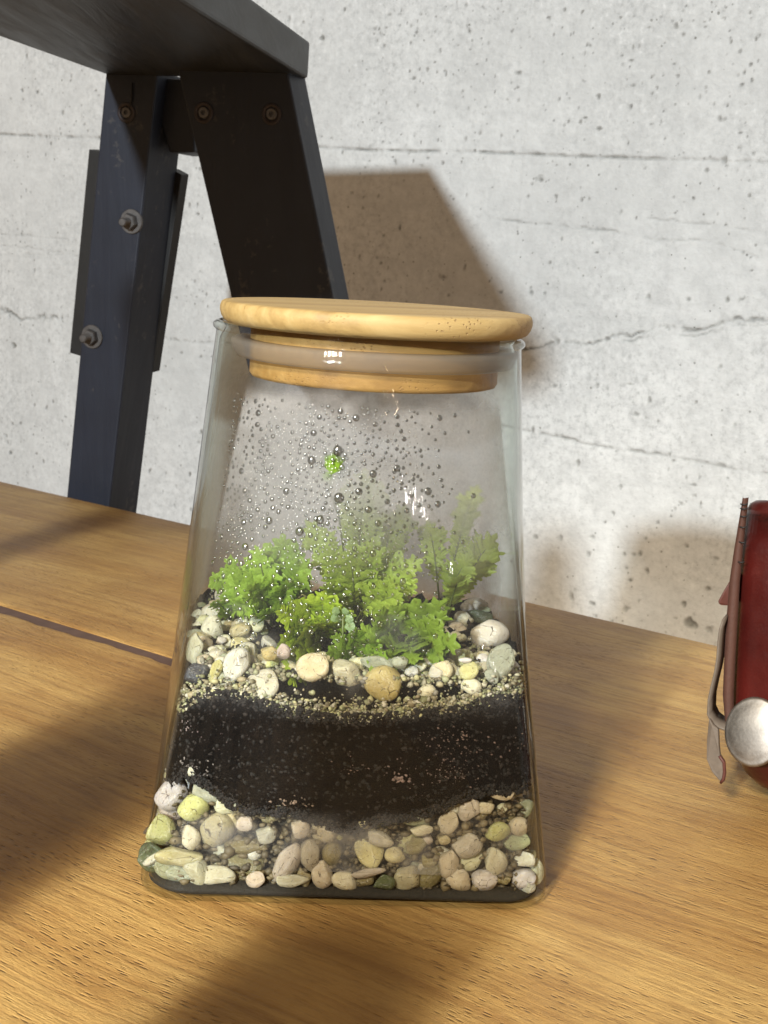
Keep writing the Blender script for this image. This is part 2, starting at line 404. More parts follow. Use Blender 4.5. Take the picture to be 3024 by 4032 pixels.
M_BLOCKER = mat_simple('blocker_grey', (.25, .22, .19), .4, .15, 60)

# ------------------------------------------------------------------ wall (world frame: e0 + s*d, normal n)
E0 = Vector((-.2627, .9531, 0)); D = Vector((.8103, -.5861, 0)).normalized(); NV = Vector((.5861, .8103, 0)).normalized()
ANG = math.atan2(D.y, D.x); GAP = .28
L_A = [(-0.0302, 0.2506), (0.0336, 0.2492), (0.0949, 0.2475), (0.1705, 0.2476), (0.2492, 0.2462), (0.3214, 0.2452), (0.4064, 0.2446), (0.4492, 0.244)]
L_B = [(0.2235, 0.0503), (0.2547, 0.0489), (0.2849, 0.0476), (0.3142, 0.0455), (0.3477, 0.0467), (0.3783, 0.046), (0.4046, 0.0449), (0.4299, 0.0445), (0.4627, 0.043)]
L_C = [(0.2304, 0.1063), (0.2425, 0.1083), (0.2582, 0.1133), (0.2697, 0.117), (0.2913, 0.1155), (0.304, 0.1218), (0.3146, 0.1277), (0.3223, 0.1251), (0.3503, 0.135), (0.3683, 0.1324), (0.3929, 0.1425), (0.4176, 0.1454), (0.4493, 0.1487)]
L_D = [(0.1855, 0.2015), (0.2212, 0.1987), (0.2691, 0.1974), (0.3072, 0.195), (0.335, 0.1915), (0.3699, 0.1932), (0.4097, 0.1829)]
L_D2 = [(0.3244, 0.2055), (0.36, 0.2038), (0.4109, 0.1999)]
L_E = [(-0.3685, 0.0893), (-0.3546, 0.0897), (-0.3431, 0.0891), (-0.3247, 0.0825), (-0.2917, 0.0896), (-0.2657, 0.0888), (-0.2573, 0.091)]
L_F = [(-0.1382, 0.0839), (-0.1248, 0.083), (-0.1061, 0.0827), (-0.0914, 0.0834), (-0.0698, 0.0848), (-0.0346, 0.0861)]
L_G = [(-0.3569, 0.162), (-0.3228, 0.163), (-0.2799, 0.1625), (-0.248, 0.162)]
L_H = [(-0.3565, 0.1517), (-0.3157, 0.1521), (-0.2569, 0.1489)]
P2 = [(-0.3326, -0.0185, 2), (-0.3213, -0.0163, 1.5), (-0.3415, -0.0309, 2.5), (-0.3018, -0.025, 1.8), (-0.3352, -0.0468, 2.5), (-0.2966, -0.0429, 1.5), (-0.3389, -0.0382, 1.5), (-0.2839, 0.0031, 2), (-0.3017, 0.004, 2), (-0.2744, 0.0101, 1.3), (-0.2897, -0.019, 1.3), (-0.2607, -0.0065, 2), (-0.315, -0.032, 1), (-0.2863, -0.049, 1.5), (-0.3017, -0.0564, 1.5), (-0.3281, -0.0504, 1.2), (-0.2522, -0.028, 1), (-0.3329, 0.0583, 3), (-0.3407, 0.0871, 3), (-0.2658, 0.0896, 2.5), (-0.2906, 0.0897, 1.8), (-0.1083, 0.0725, 1.3), (-0.0852, 0.0715, 1.5), (-0.0802, 0.006, 2), (-0.0833, -0.0031, 2), (-0.158, -0.0139, 1.5), (-0.1062, -0.0096, 1.3), (-0.142, -0.0368, 2.2), (-0.1217, -0.0359, 2), (-0.0917, -0.0322, 1.8), (-0.1087, -0.0457, 1.3), (-0.1246, -0.053, 2.2), (-0.0888, -0.0633, 2), (-0.1096, -0.0632, 1.3), (-0.1289, -0.046, 1), (-0.1033, -0.0263, 1), (-0.1229, 0.0832, 2.2), (-0.0933, 0.0839, 1.5)]
P1 = [(-0.2345, 0.3404, 1.5), (0.0311, 0.3324, 3), (-0.3237, 0.3276, 2), (-0.3292, 0.2965, 2), (-0.3078, 0.2942, 2.2), (-0.3272, 0.2881, 1.8), (-0.3155, 0.2822, 2), (-0.2718, 0.2754, 1.8), (-0.2623, 0.309, 2.2), (-0.2557, 0.2652, 1.5), (-0.2626, 0.2816, 1.2), (-0.3456, 0.2882, 1.5), (0.0509, 0.3533, 2), (-0.0051, 0.3486, 2), (0.0814, 0.3377, 2), (0.0095, 0.3454, 1.2), (-0.305, 0.1322, 1.8), (-0.321, 0.2056, 2.5), (-0.3143, 0.2037, 1.6), (-0.3274, 0.199, 1.3), (-0.0977, 0.2006, 1.6), (-0.0958, 0.192, 1.8), (0.0592, 0.3074, 1.3), (0.076, 0.2959, 1.2)]
P7 = [(0.2393, 0.229, 2.8), (0.1177, 0.1901, 2), (0.1613, 0.1556, 2.6), (0.18, 0.165, 2.4), (0.1067, 0.1493, 1.6), (0.1673, 0.1423, 1.5), (0.2132, 0.1479, 2), (0.2384, 0.1497, 1.5), (0.2504, 0.1497, 1.3), (0.2738, 0.2164, 1.5), (0.332, 0.1539, 2), (0.2855, 0.1873, 1.5), (0.2894, 0.1809, 1.5), (0.2603, 0.1886, 1.3), (0.2503, 0.0519, 2.4), (0.2894, 0.0325, 2), (0.3249, 0.0204, 1.6), (0.3067, -0.0193, 2), (0.3485, -0.0133, 2.2), (0.3563, -0.0008, 1.8), (0.3455, -0.0251, 2.2), (0.3051, -0.0323, 3), (0.2814, -0.0237, 2.4), (0.2949, -0.0662, 4), (0.3128, -0.0675, 2.5), (0.3388, -0.0661, 2.5), (0.3483, -0.0585, 1.8), (0.3887, -0.0661, 6), (0.4022, -0.0675, 3.5), (0.3818, -0.0529, 2.2), (0.3989, -0.0393, 2.2), (0.3523, -0.0354, 2), (0.3402, -0.0447, 2), (0.2651, 0.0845, 1.8), (0.2998, 0.0895, 1.8), (0.325, 0.0928, 1.6), (0.3898, 0.1111, 1.8), (0.3319, 0.0725, 1.6), (0.3487, 0.0696, 1.6), (0.4045, 0.0741, 2), (0.3394, 0.0709, 1.3), (0.4016, -0.0177, 2.5), (0.3799, -0.0132, 1.5), (0.2604, -0.0274, 2.5), (0.3209, 0.0007, 1.6), (0.316, -0.0071, 1.4), (0.3335, -0.0268, 1.8), (0.341, -0.0263, 2.2), (0.3157, -0.0763, 2), (0.3294, -0.0769, 2), (0.3365, -0.0367, 1.3), (0.3754, 0.086, 1.3), (0.3409, 0.0828, 1.6), (0.3629, 0.0879, 1.3), (0.1651, 0.2131, 1), (0.2648, 0.1165, 2.6), (0.304, 0.1218, 2.2), (0.3478, 0.1339, 2), (0.4079, 0.1438, 3), (0.3757, 0.2449, 3), (0.3896, 0.1565, 2), (0.3997, 0.1565, 1.6), (0.3615, 0.1537, 2)]
def build_wall():
    s0, s1, z0, z1, st = -.46, .60, -.15, .46, .00105
    S = np.arange(s0, s1, st); Z = np.arange(z0, z1, st); ns, nz = len(S), len(Z)
    SS, ZZ = np.meshgrid(S, Z)
    rng = np.random.default_rng(5)
    def vnoise(cell, seed):
        r = np.random.default_rng(seed); cx, cz = int((s1-s0)/cell)+3, int((z1-z0)/cell)+3
        g = r.random((cz, cx)); u = (SS-s0)/cell; w = (ZZ-z0)/cell
        i = u.astype(int); j = w.astype(int); fu = u-i; fw = w-j; fu = fu*fu*(3-2*fu); fw = fw*fw*(3-2*fw)
        return (g[j, i]*(1-fu)+g[j, i+1]*fu)*(1-fw)+(g[j+1, i]*(1-fu)+g[j+1, i+1]*fu)*fw
    h = (vnoise(.05, 1)-.5)*.0012 + (vnoise(.014, 2)-.5)*.0005 + (vnoise(.004, 3)-.5)*.0003
    dark_tone = np.zeros_like(h)  # darker tone in the board lines and blow holes
    n1, n2 = vnoise(.006, 4), vnoise(.0025, 6); n3 = vnoise(.02, 9)
    def line(pts, wid, depth, ink, rag, step=0.0):
        nonlocal h, dark_tone
        p = np.array(pts)
        lo, hi = p[0, 0], p[-1, 0]
        y = np.interp(SS, p[:, 0], p[:, 1]) + (n1-.5)*rag*2 + (n2-.5)*rag*.8
        mask = ((SS > lo) & (SS < hi)).astype(float)
        dist = np.abs(ZZ-y); k = np.exp(-(dist/wid)**2)*mask
        var = np.clip((n1*.7+n3*.7-.35)*1.6, .15, 1.3)
        h -= depth*k*var; dark_tone = np.maximum(dark_tone, ink*np.exp(-(dist/(wid*.75))**2)*mask*np.clip(var*1.2-.2+(n2-.5)*.9, 0, 1.2))
        if step: h += step*np.clip((ZZ-y)/.0015, 0, 1)*mask
    A = [(-.47, .258)] + L_A + [(.65, .243)]
    line(A, .0011, .0016, .75, .0006, .0004)
    line(L_B, .0011, .0011, .62, .0009, .0003)
    line(L_C, .0012, .0017, .85, .0022)
    line([(a, b-.004) for a, b in L_C[6:]], .0008, .001, .5, .0018)
    line(L_D, .0009, .0009, .42, .001); line(L_D2, .0008, .0007, .33, .001)
    line(L_E, .0017, .0016, .85, .0028); line(L_F, .0012, .0012, .72, .0012)
    line(L_G, .0008, .0007, .36, .0012); line(L_H, .0008, .0007, .36, .0012)
    line([(-.32, .146), (-.25, .148), (-.18, .143)], .0007, .0006, .25, .0012)
    line([(.40, .262), (.5, .259), (.6, .257)], .0007, .0006, .25, .0012)
    line([(-.47, .092), (L_E[0][0], L_E[0][1])], .0014, .0014, .7, .002)
    spots = [(a, b, r*.55) for a, b, r in P1+P2+P7]
    # loose clusters of blow holes
    for _ in range(60):
        cs, cz = rng.uniform(s0, s1), rng.uniform(z0, z1)
        for _ in range(rng.integers(3, 13)):
            spots.append((cs+rng.normal(0, .016), cz+rng.normal(0, .011), rng.uniform(.35, .95)))
    for _ in range(620):
        spots.append((rng.uniform(.08, s1), rng.triangular(.2, .33, .47), rng.uniform(.3, .85)))
    for a, b, r in spots:
        r = r/1000*1.25
        i0, i1 = int((a-s0-3*r)/st), int((a-s0+3*r)/st)+2; j0, j1 = int((b-z0-3*r)/st), int((b-z0+3*r)/st)+2
        i0, j0 = max(i0, 0), max(j0, 0); i1, j1 = min(i1, ns), min(j1, nz)
        if i1 <= i0 or j1 <= j0: continue
        sub = (slice(j0, j1), slice(i0, i1))
        ax = rng.uniform(.7, 1.4)
        d = np.hypot((SS[sub]-a)*ax, (ZZ[sub]-b)/ax) / r * (1+(n2[sub]-.5)*1.3)
        h[sub] -= np.clip(1-d*d, 0, 1)*r*.8
        dark_tone[sub] = np.maximum(dark_tone[sub], np.clip(1.35-d, 0, 1)*rng.uniform(.55, 1.0))
    v = np.empty((nz, ns, 3)); v[..., 0] = SS; v[..., 1] = -h; v[..., 2] = ZZ
    me = bpy.data.meshes.new('concrete_wall'); me.vertices.add(ns*nz); me.vertices.foreach_set('co', v.ravel())
    idx = np.arange(ns*nz).reshape(nz, ns)
    q = np.stack([idx[:-1, :-1], idx[:-1, 1:], idx[1:, 1:], idx[1:, :-1]], -1).reshape(-1, 4)
    me.loops.add(q.size); me.loops.foreach_set('vertex_index', q.ravel().astype(np.int32))
    me.polygons.add(len(q)); me.polygons.foreach_set('loop_start', np.arange(0, q.size, 4, dtype=np.int32))
    me.update(calc_edges=True); me.polygons.foreach_set('use_smooth', np.ones(len(q), dtype=bool))
    at = me.attributes.new('dark_tone', 'FLOAT', 'POINT'); at.data.foreach_set('value', dark_tone.ravel().astype(np.float32))
    me.materials.append(M_WALL)
    o = obj('concrete_wall', me); p = E0 + NV*GAP; o.location = p; o.rotation_euler = (0, 0, ANG)
    tag(o, 'pale grey concrete wall with dark pinholes and rough horizontal board lines', 'wall')
    # the rest of the same wall, around the piece the picture shows
    v, f = [], []
    X = [-1.6, s0, s1-st, 1.6]; ZZs = [-.75, z0, z1-st, 1.5]
    for b in ZZs:
        for a in X: v.append((a, .0006, b))
    for j in range(3):
        for i in range(3):
            if i == 1 and j == 1: continue
            f.append((j*4+i, j*4+i+1, j*4+i+5, j*4+i+4))
    part('wall_surround', v, f, M_WALL, o, smooth=False)
build_wall()

# ------------------------------------------------------------------ table
def build_table():
    t = empty('wooden_table', tuple(E0), ANG, 'worn golden brown wooden table top with a dark seam between its boards', 'table')
    SEAM = -.213
    def plank(y0, y1, taper):
        # surface grid with gently rounded long edges
        nx, v, f = 420, [], []
        ys = [y0, y0+.0012, y0+.0035] + list(np.linspace(y0, y1, 14)[1:-1]) + [y1-.0035, y1-.0012, y1]
        r = random.Random(int(abs(y0)*1000))
        ph = [r.uniform(0, 6) for _ in range(4)]
        for i in range(nx+1):
            x = -.75 + 1.6*i/nx
            for k, y in enumerate(ys):
                e = min(k, len(ys)-1-k); op = 1-min(1, max(0, (x-.40)/.10)); z = (-.0007, -.0002, 0)[e]*(op if abs(y-SEAM) < .02 else 1) if e < 3 else 0
                yy = y
                if taper and k >= len(ys)-3: yy = y + taper(x)
                v.append((x, yy, z + .0003*math.sin(x*9+1)*math.sin((yy-SEAM-.0055)*20)))
        m = len(ys)
        for i in range(nx):
            for k in range(m-1): f.append((i*m+k, (i+1)*m+k, (i+1)*m+k+1, i*m+k+1))
        b0 = len(v)
        for i in (0, nx):
            for y in (y0, y1): v.append((-.75+1.6*i/nx, y, -.035))
        f.append((b0, b0+1, b0+3, b0+2))
        # long side faces
        n0 = len(v)
        for i in range(nx+1):
            for k in (0, m-1):
                q = v[i*m+k]; v.append(q); v.append((q[0], q[1], -.035))
        for i in range(nx):
            a = n0+4*i; f.append((a, a+1, a+5, a+4)); f.append((a+2, a+6, a+7, a+3))
        return part('plank', v, f, M_TABLE, t)
    # the gap is open at one end and closes towards the other
    tp = lambda x: -.0095*(1-min(1, max(0, (x-.40)/.10)))*(.90+.07*math.sin(x*31)+.06*math.sin(x*83+1)+.05*math.sin(x*237)+.04*math.sin(x*511)) + .0008
    plank(SEAM+.0055, 0, None)
    plank(-.62, SEAM+.0055-.0008, tp)
    plank(-1.1, -.6235, None)
    v, f = prism([(-.74, SEAM-.012, -.0010), (.84, SEAM-.012, -.0010), (.84, SEAM+.008, -.0010), (-.74, SEAM+.008, -.0010)], (0, 0, -.02))
    part('seam_filler', v, f, M_GAP, t, smooth=False)
build_table()

# ------------------------------------------------------------------ stool
def build_stool():
    st = empty('step_stool', (-.15, .85, -.75), 0, 'black wooden step stool with a thick plank seat and bolted splayed legs', 'stool')
    base = Vector(st.location)
    nn = Vector((.3408, .9363, .0852)); e = Vector((math.cos(R(20)), -math.sin(R(20)), 0)); b = Vector((-e.y, e.x, 0))
    def P(name, poly, ext, mat=M_BLACK, bevel=.0012, parent=st):
        v, f = prism(poly, ext); c = sum((Vector(p) for p in v), Vector())/len(v)
        off = parent.matrix_local.translation if parent is not st else Vector()
        v = [tuple(Vector(p)-c) for p in v]
        o = obj(name, mesh_data(name, v, f, mat, False), parent, bevel=bevel); o.location = c - base - off
        return o
    # seat plank
    FL, L0, FR, R0 = (Vector(p) for p in ((-.1897, .9012, .266), (-.2149, .7624, .266), (-.0607, .8528, .266), (-.0976, .6077, .266)))
    dl = (L0-FL).normalized(); dr = (R0-FR).normalized()
    A, B, Cc, Dd = FL-dl*.006, FL+dl*.585, FR+dr*.525, FR
    seat = P('seat', [A, B, Cc, Dd - (Dd-A).normalized()*.0006], (0, 0, .021), M_SEAT, .0022)
    # legs: front face quads carried on behind the table
    def leg(TL, TR, BR, BL, dep, extra):
        TL, TR, BR, BL = (Vector(p) for p in (TL, TR, BR, BL))
        up = .0003
        def at(p, q, z): return p + (q-p)*((z-p.z)/(q.z-p.z))
        top = .2659 + .003
        poly = [at(TL, BL, top), at(TR, BR, top), at(TR, BR, -extra), at(TL, BL, -extra)]
        return P('leg', poly, b*dep)
    lg = leg((-.1887, .9006, .2665), (-.1548, .8882, .2673), (-.1817, .9228, -.0056), (-.2126, .9339, -.0035), .038, .10)
    rg = leg((-.1370, .8551, .2645), (-.0713, .8310, .2660), (-.0386, .8301, .1449), (-.1004, .8531, .1400), .025, .10)
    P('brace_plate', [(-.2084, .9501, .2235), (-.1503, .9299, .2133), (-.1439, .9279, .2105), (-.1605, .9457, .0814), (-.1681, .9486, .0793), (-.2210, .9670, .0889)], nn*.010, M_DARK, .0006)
    P('cross_block', [(-.1632, .9044, .2659), (-.1331, .8933, .2659), (-.1317, .8966, .2230), (-.1483, .9028, .2223)], b*.03)
    # fasteners
    x = e; y = nn.cross(x).normalized()
    rot = Matrix((x, y, nn)).transposed().to_4x4()      # local z points into the leg
    def ring(r0, r1, z0, z1, n=28):
        return lathe([(r0, z0), (r1*.96, z0), (r1, z0+.0003), (r1, z1), (r0, z1)], n, True)
    def hexnut(r, z0, z1):
        v, f = [], []
        for z, s in ((z0, .9), (z0+.0007, 1), (z1, 1)):
            for k in range(6): a = math.pi/3*k+.3; v.append((r*s*math.cos(a), r*s*math.sin(a), z))
        f.append((0, 1, 2, 3, 4, 5))
        for i in range(2):
            for k in range(6): f.append((i*6+k, i*6+(k+1) % 6, i*6+6+(k+1) % 6, i*6+6+k))
        return v, f
    def put(name, vf, p, par, mat, smooth=False):
        o = part(name, vf[0], vf[1], mat, par, smooth)
        m = rot.copy(); m.translation = Vector(p) - base - par.location; o.matrix_local = m
        return o
    for p in ((-.1695, .9016, .1788), (-.1952, .9177, .1045)):
        put('washer', ring(.0026, .0077, -.0012, .0003), p, lg, M_STEEL)
        put('nut', hexnut(.0052, -.0052, -.0012), p, lg, M_STEEL)
        prof = [(.0001, -.0120), (.0021, -.0120), (.0026, -.0115)]
        for k in range(8): prof += [(.0022, -.0112+k*.0008), (.0026, -.0108+k*.0008)]
        prof += [(.0026, .0)]
        put('bolt', lathe(prof, 16), p, lg, M_STEEL)
    for p, par in (((-.1745, .8975, .2439), lg), ((-.1206, .8511, .2431), rg), ((-.0797, .8361, .2436), rg)):
        put('screw_ring', ring(.0040, .0062, -.0007, .0003), p, par, M_BLACK, True)
        put('screw_head', lathe([(.0001, -.0002), (.0014, -.0002), (.0014, -.0009), (.0030, -.0010), (.0036, -.0002)], 20), p, par, M_STEEL)
    # split in the left leg
    q0 = Vector((-.1745, .8975, .2439)); q1 = Vector((-.1695, .9016, .1788)); q2 = Vector((-.1952, .9177, .1045))
    ax_ = (Vector((-.1972, .9283, .1100))-Vector((-.1717, .8944, .2669))).normalized()
    pts = [q0+ax_*t+e*o_-nn*.0001 for t, o_ in ((-.018, .001), (-.008, .0022), (.008, .0012), (.030, -.0012), (.052, -.0024), (.080, -.0052), (.104, -.0072))]
    v, f = tube(pts, [.0004, .0007, .0003, .0006, .0005, .0007, .0002], 6)
    cpos = base + lg.location
    o = part('split', [tuple(Vector(p)-cpos) for p in v], f, M_THREAD, lg)
    return st
build_stool()

# ------------------------------------------------------------------ jar
JC = Vector((-.0076, .4045, 0)); JA = R(5.5)
A_, RC_, ZB, ZT, RT = .0551, .012, .005, .147, .0430
def rs(th, a, rc):
    c, s = abs(math.cos(th)), abs(math.sin(th))
    if c < s: c, s = s, c
    if a/c*s <= a-rc: return a/c
    k = a-rc; b = k*(c+s); return b+math.sqrt(max(0, b*b-2*k*k+rc*rc))
def rad(th, z, t=0.0):
    f = min(1, max(0, (z-ZB)/(ZT-ZB)))
    return (1-f)*rs(th, A_-t, RC_-t*.6) + f*(RT-t)
def front_y(x, z, t):
    """y of the inner front wall at jar-local x, height z"""
    lo, hi = -.07, 0.0
    for _ in range(40):
        m = (lo+hi)/2
        if math.hypot(x, m) < rad(math.atan2(m, x), z, t): hi = m
        else: lo = m
    return hi
jar = empty('terrarium_jar', tuple(JC), JA, 'clear square based glass jar narrowing to a round mouth, fogged inside with condensation', 'jar')
NA = 160
TH = [2*math.pi*k/NA for k in range(NA)]
# crowd the angles towards the corners
TH = [t - .055*math.sin(4*t)*-1.0*.9 for t in TH]
def loft(rows):
    """rows: (function th->radius, z)"""
    v, f = [], []
    for fn, z in rows:
        for t in TH:
            r = fn(t); v.append((r*math.cos(t), r*math.sin(t), z))
    for i in range(len(rows)-1):
        for k in range(NA):
            q = (k+1) % NA; f.append((i*NA+k, i*NA+q, (i+1)*NA+q, (i+1)*NA+k))
    return v, f
def jar_body():
    rows = []
    fr = .0018
    for k in range(0, 9):                                   # rounded foot
        a = math.pi/2*k/8; ins = fr*(1-math.sin(a)); z = .0002+fr*(1-math.cos(a))
        rows.append((lambda t, i=ins, z=z: rad(t, z)-i, z))
    for z in np.linspace(.007, .1462, 40): rows.append((lambda t, z=z: rad(t, z), z))
    # rolled lip
    for k in range(0, 11):
        a = -math.pi/2 + .5 + (math.pi-.2)*k/10
        r0 = RT-.0004; rows.append((lambda t, r=r0+.0019*math.cos(a)-.0004, : r, .1475+.0014*math.sin(a)))
    rows.append((lambda t: .0404, .1470))
    ti = .0012
    for z in np.linspace(.1440, .0085, 40): rows.append((lambda t, z=z: rad(t, z, ti), z))
    for k in range(0, 7):
        a = math.pi/2*k/6; ins = .0030*(1-math.cos(a)); z = .0007+.006*(1-math.sin(a))
        rows.append((lambda t, i=ins, z=z: rad(t, .008, ti)-i, z))
    v, f = loft(rows)
    n = len(rows)
    f.append(tuple(range(NA))[::-1]); f.append(tuple((n-1)*NA+k for k in range(NA)))
    return v, f
body = part('glass_body', *jar_body(), M_GLASS, jar)
# ---- mist on the inside of the panes
def mist_film():
    t = .0015; nz, v, f, a = 150, [], [], []
    r = random.Random(3)
    cells = {}
    def vn(x, y, s):
        def g(i, j):
            if (i, j, s) not in cells: cells[(i, j, s)] = r.random()
            return cells[(i, j, s)]
        x, y = x*s, y*s; i, j = math.floor(x), math.floor(y); u, w = x-i, y-j; u = u*u*(3-2*u); w = w*w*(3-2*w)
        return (g(i, j)*(1-u)+g(i+1, j)*u)*(1-w)+(g(i, j+1)*(1-u)+g(i+1, j+1)*u)*w
    sm = lambda x, a_, b_: (lambda q: q*q*(3-2*q))(min(1, max(0, (x-a_)/(b_-a_))))
    for k in range(nz+1):
        z = .009 + (.1375-.009)*k/nz
        for th in TH:
            rr = rad(th, z, t); x, y = rr*math.cos(th), rr*math.sin(th); v.append((x, y, z))
            half = rad(0, z, t); n = .6*vn(x*1000, z*1000, .11)+.4*vn(x*1000+50, z*1000, .33)
            if y < -abs(x)*.86:                              # front pane
                e = 1-sm(abs(x)/half, .84-.05*(n-.5), .93)
                top = 1-sm(z, .1275+.008*(n-.5), .1345+.006*(n-.5))
                lvl = .06 + .62*sm(z, .083, .116)
                lvl *= .62+.75*n
                if z < .078: lvl += .12*sm(n, .55, .78)
                lvl *= sm(z, .0475, .054)
                lvl *= sm(math.hypot(x+.0102, (z-.1158)*.9), .0018, .0034)
                low = (1-sm(z, .019, .027))*(.08+.30*sm(n, .40, .75)); lvl = max(lvl, low)
                a.append(max(0, min(.92, lvl*e*top)))
            elif y > abs(x)*.86:                             # rear pane
                e = 1; top = 1-sm(z, .128, .135)
                a.append(.86*e*top*sm(z, .055, .065))
            else:                                            # side panes
                q = .12*sm(n, .35, .8)*(1-sm(z, .11, .125)) + (.10 if x < 0 else .02)*(1-sm(z, .1, .12))
                a.append(max(q, .86*sm(y/abs(x), .0, .8)*(1-sm(z, .126, .135))*sm(z, .055, .065)))
    for i in range(nz):
        for k in range(NA):
            q = (k+1) % NA; f.append((i*NA+k, i*NA+q, (i+1)*NA+q, (i+1)*NA+k))
    me = mesh_data('condensation', v, f, M_FOG); at = me.attributes.new('mist', 'FLOAT', 'POINT'); at.data.foreach_set('value', a)
    o = obj('condensation', me, jar); o['kind'] = 'stuff'; return o
mist_film()
def droplets():
    bv, bf = ico(2); V, Fc = [], []; n = 0; r = random.Random(21); big = True; MI = []
    pts = []
    def add(x, z, s):
        nonlocal n
        t = .00155; y = front_y(x, z, t)
        e = .0004; nx = (front_y(x+e, z, t)-front_y(x-e, z, t))/(2*e); nz_ = (front_y(x, z+e, t)-front_y(x, z-e, t))/(2*e)
        nv = Vector((nx, -1, nz_)).normalized()             # outward (towards the viewer)
        q = nv.to_track_quat('Z', 'Y').to_matrix()
        M = np.array(q) @ np.diag([s, s*r.uniform(.95, 1.15), s*.42])
        p = bv @ M.T + np.array([x, y, z]) + np.array(nv)*(.00012)
        V.append(p); Fc.append(bf+n); n += len(bv); MI.extend([0 if s > .00030 else 1]*len(bf))
    tries = 0
    while len(pts) < 1250 and tries < 16000:
        tries += 1
        z = r.uniform(.066, .131); half = rad(0, z, .0016)*.86
        x = r.uniform(-half, half*.75)
        u = x/half
        dens = max(0, min(1, 1.0 - (u+.15)/.75)) if u > -.15 else 1.0
        dens *= 1.0 if z > .088 else .22
        if z > .124: dens *= .5
        if abs(u+.62) < .07 and r.random() < .8: continue
        if r.random() > dens*.95+.02: continue
        s = min(.00115, .00022+abs(r.gauss(0, .00021)) + (.0004 if r.random() < .05 else 0))
        if any((x-a)**2+(z-b)**2 < (s+c)**2*1.25 for a, b, c in pts): continue
        pts.append((x, z, s)); add(x, z, s)
    # the few large ones
    for x, z, s in ((-.0085, .1075, .0014), (-.013, .1015, .0011), (-.0035, .1095, .001), (-.016, .1165, .0011), (.006, .116, .0009), (-.0095, .1195, .0013), (-.022, .108, .0009), (-.026, .1, .0010), (-.018, .098, .0012)):
        add(x, z, s)
    for _ in range(900):
        z = r.uniform(.092, .131); half = rad(0, z, .0016)*.86; x = r.uniform(-half, half*.35)
        if r.random() < (x/half+.3)*.9: continue
        add(x, z, r.uniform(.00010, .00020))
    # fine dew near the bottom edge and on the left
    for _ in range(30):
        z = r.uniform(.062, .09); half = rad(0, z, .0016)*.86; x = -half + abs(r.gauss(0, .010))
        if x < half*.5: add(x, z, r.uniform(.00012, .00026))
    me = mesh_data('water_droplets', np.concatenate(V), np.concatenate(Fc), [M_DROP, M_DEW], True, MI)
    o = obj('water_droplet', me, jar); o['kind'] = 'stuff'
droplets()

# ------------------------------------------------------------------ lid
lid = empty('bamboo_lid', (JC.x+.0017, JC.y, .1483), R(24), 'round bamboo lid with rounded rim sitting in the mouth of the glass jar', 'lid')
lid.rotation_euler = (0, R(-.9), R(24))
prof = [(.0001, .0068), (.0405, .0068), (.0430, .0067), (.0436, .0063), (.0440, .0052), (.0440, .0040), (.0436, .0026), (.0428, .0014), (.0414, .0006), (.0395, .0003), (.0001, .0003)]
part('lid_disc', *lathe(prof, 128), M_BAMBOO, lid)
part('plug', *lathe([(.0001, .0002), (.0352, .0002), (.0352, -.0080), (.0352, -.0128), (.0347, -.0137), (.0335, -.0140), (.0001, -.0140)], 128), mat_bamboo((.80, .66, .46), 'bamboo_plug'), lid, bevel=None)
sil = [(.0351, -.0034), (.0380, -.0033), (.0398, -.0034), (.0405, -.0038), (.0406, -.0048), (.0402, -.0060), (.0396, -.0074), (.0388, -.0083), (.0372, -.0086), (.0351, -.0086)]
part('seal_ring', *lathe(sil, 128, True), M_SIL, lid)

# ------------------------------------------------------------------ pebbles
def pebble_meshes():
    out = []; bv, bf = ico(3)
    for k in range(9):
        r = np.random.default_rng(40+k); v = bv.copy()
        for _ in range(11):                                   # broad flats and swellings
            d = r.normal(size=3); d /= np.linalg.norm(d); c = v @ d
            lim = r.uniform(.52, .88)
            over = np.clip(c-lim, 0, None); v = v - np.outer(over*r.uniform(.5, .9), d)
        for _ in range(10):
            d = r.normal(size=3); d /= np.linalg.norm(d); w = r.uniform(1.5, 4)
            v = v*(1+r.uniform(-.07, .07)*np.sin(w*(v@d)+r.uniform(0, 6)))[:, None]
        v /= np.abs(v).max(0)
        out.append(mesh_data('pebble_%d' % k, v, bf, M_PEB))
    return out
PM = pebble_meshes(); PR = random.Random(77)
TONE = dict(w=(.64, .63, .57), l=(.52, .52, .25), g=(.37, .40, .28), p=(.60, .59, .44), y=(.58, .53, .32), t=(.58, .53, .40), k=(.55, .48, .40), d=(.10, .12, .065), o=(.27, .235, .12), a=(.52, .42, .20), b=(.07, .075, .095), c=(.66, .63, .52))
def pebble(parent, x, y, z, w, h, ang, tone, dep=None, top=None, shrink=1.0):
    o = bpy.data.objects.new('pebble', PR.choice(PM)); COL.objects.link(o)
    if parent: o.parent = parent
    d = dep if dep else .5*(min(w, h)*.55+max(w, h)*.45)*.8
    o.scale = (w/2*shrink, d, h/2*shrink)
    loc = Vector((x, y, z)); rot = Matrix.Rotation(R(-ang), 4, 'Y') @ Matrix.Rotation(PR.choice((0, math.pi)), 4, 'Z')
    if parent is None:
        m = Matrix.Translation(JC) @ Matrix.Rotation(JA, 4, 'Z') @ Matrix.Translation(loc) @ rot
    else: m = Matrix.Translation(loc) @ rot
    s = o.scale.copy(); o.matrix_local = m @ Matrix.Diagonal((*s, 1))
    c = TONE[tone]; k = PR.uniform(.66, .98) if parent is not None and parent.name == 'pebble_bed' else PR.uniform(.82, 1.06); o.color = (min(1, c[0]*k), min(1, c[1]*k*PR.uniform(.96, 1.04)), min(1, c[2]*k*PR.uniform(.9, 1.1)), 1)
    return o
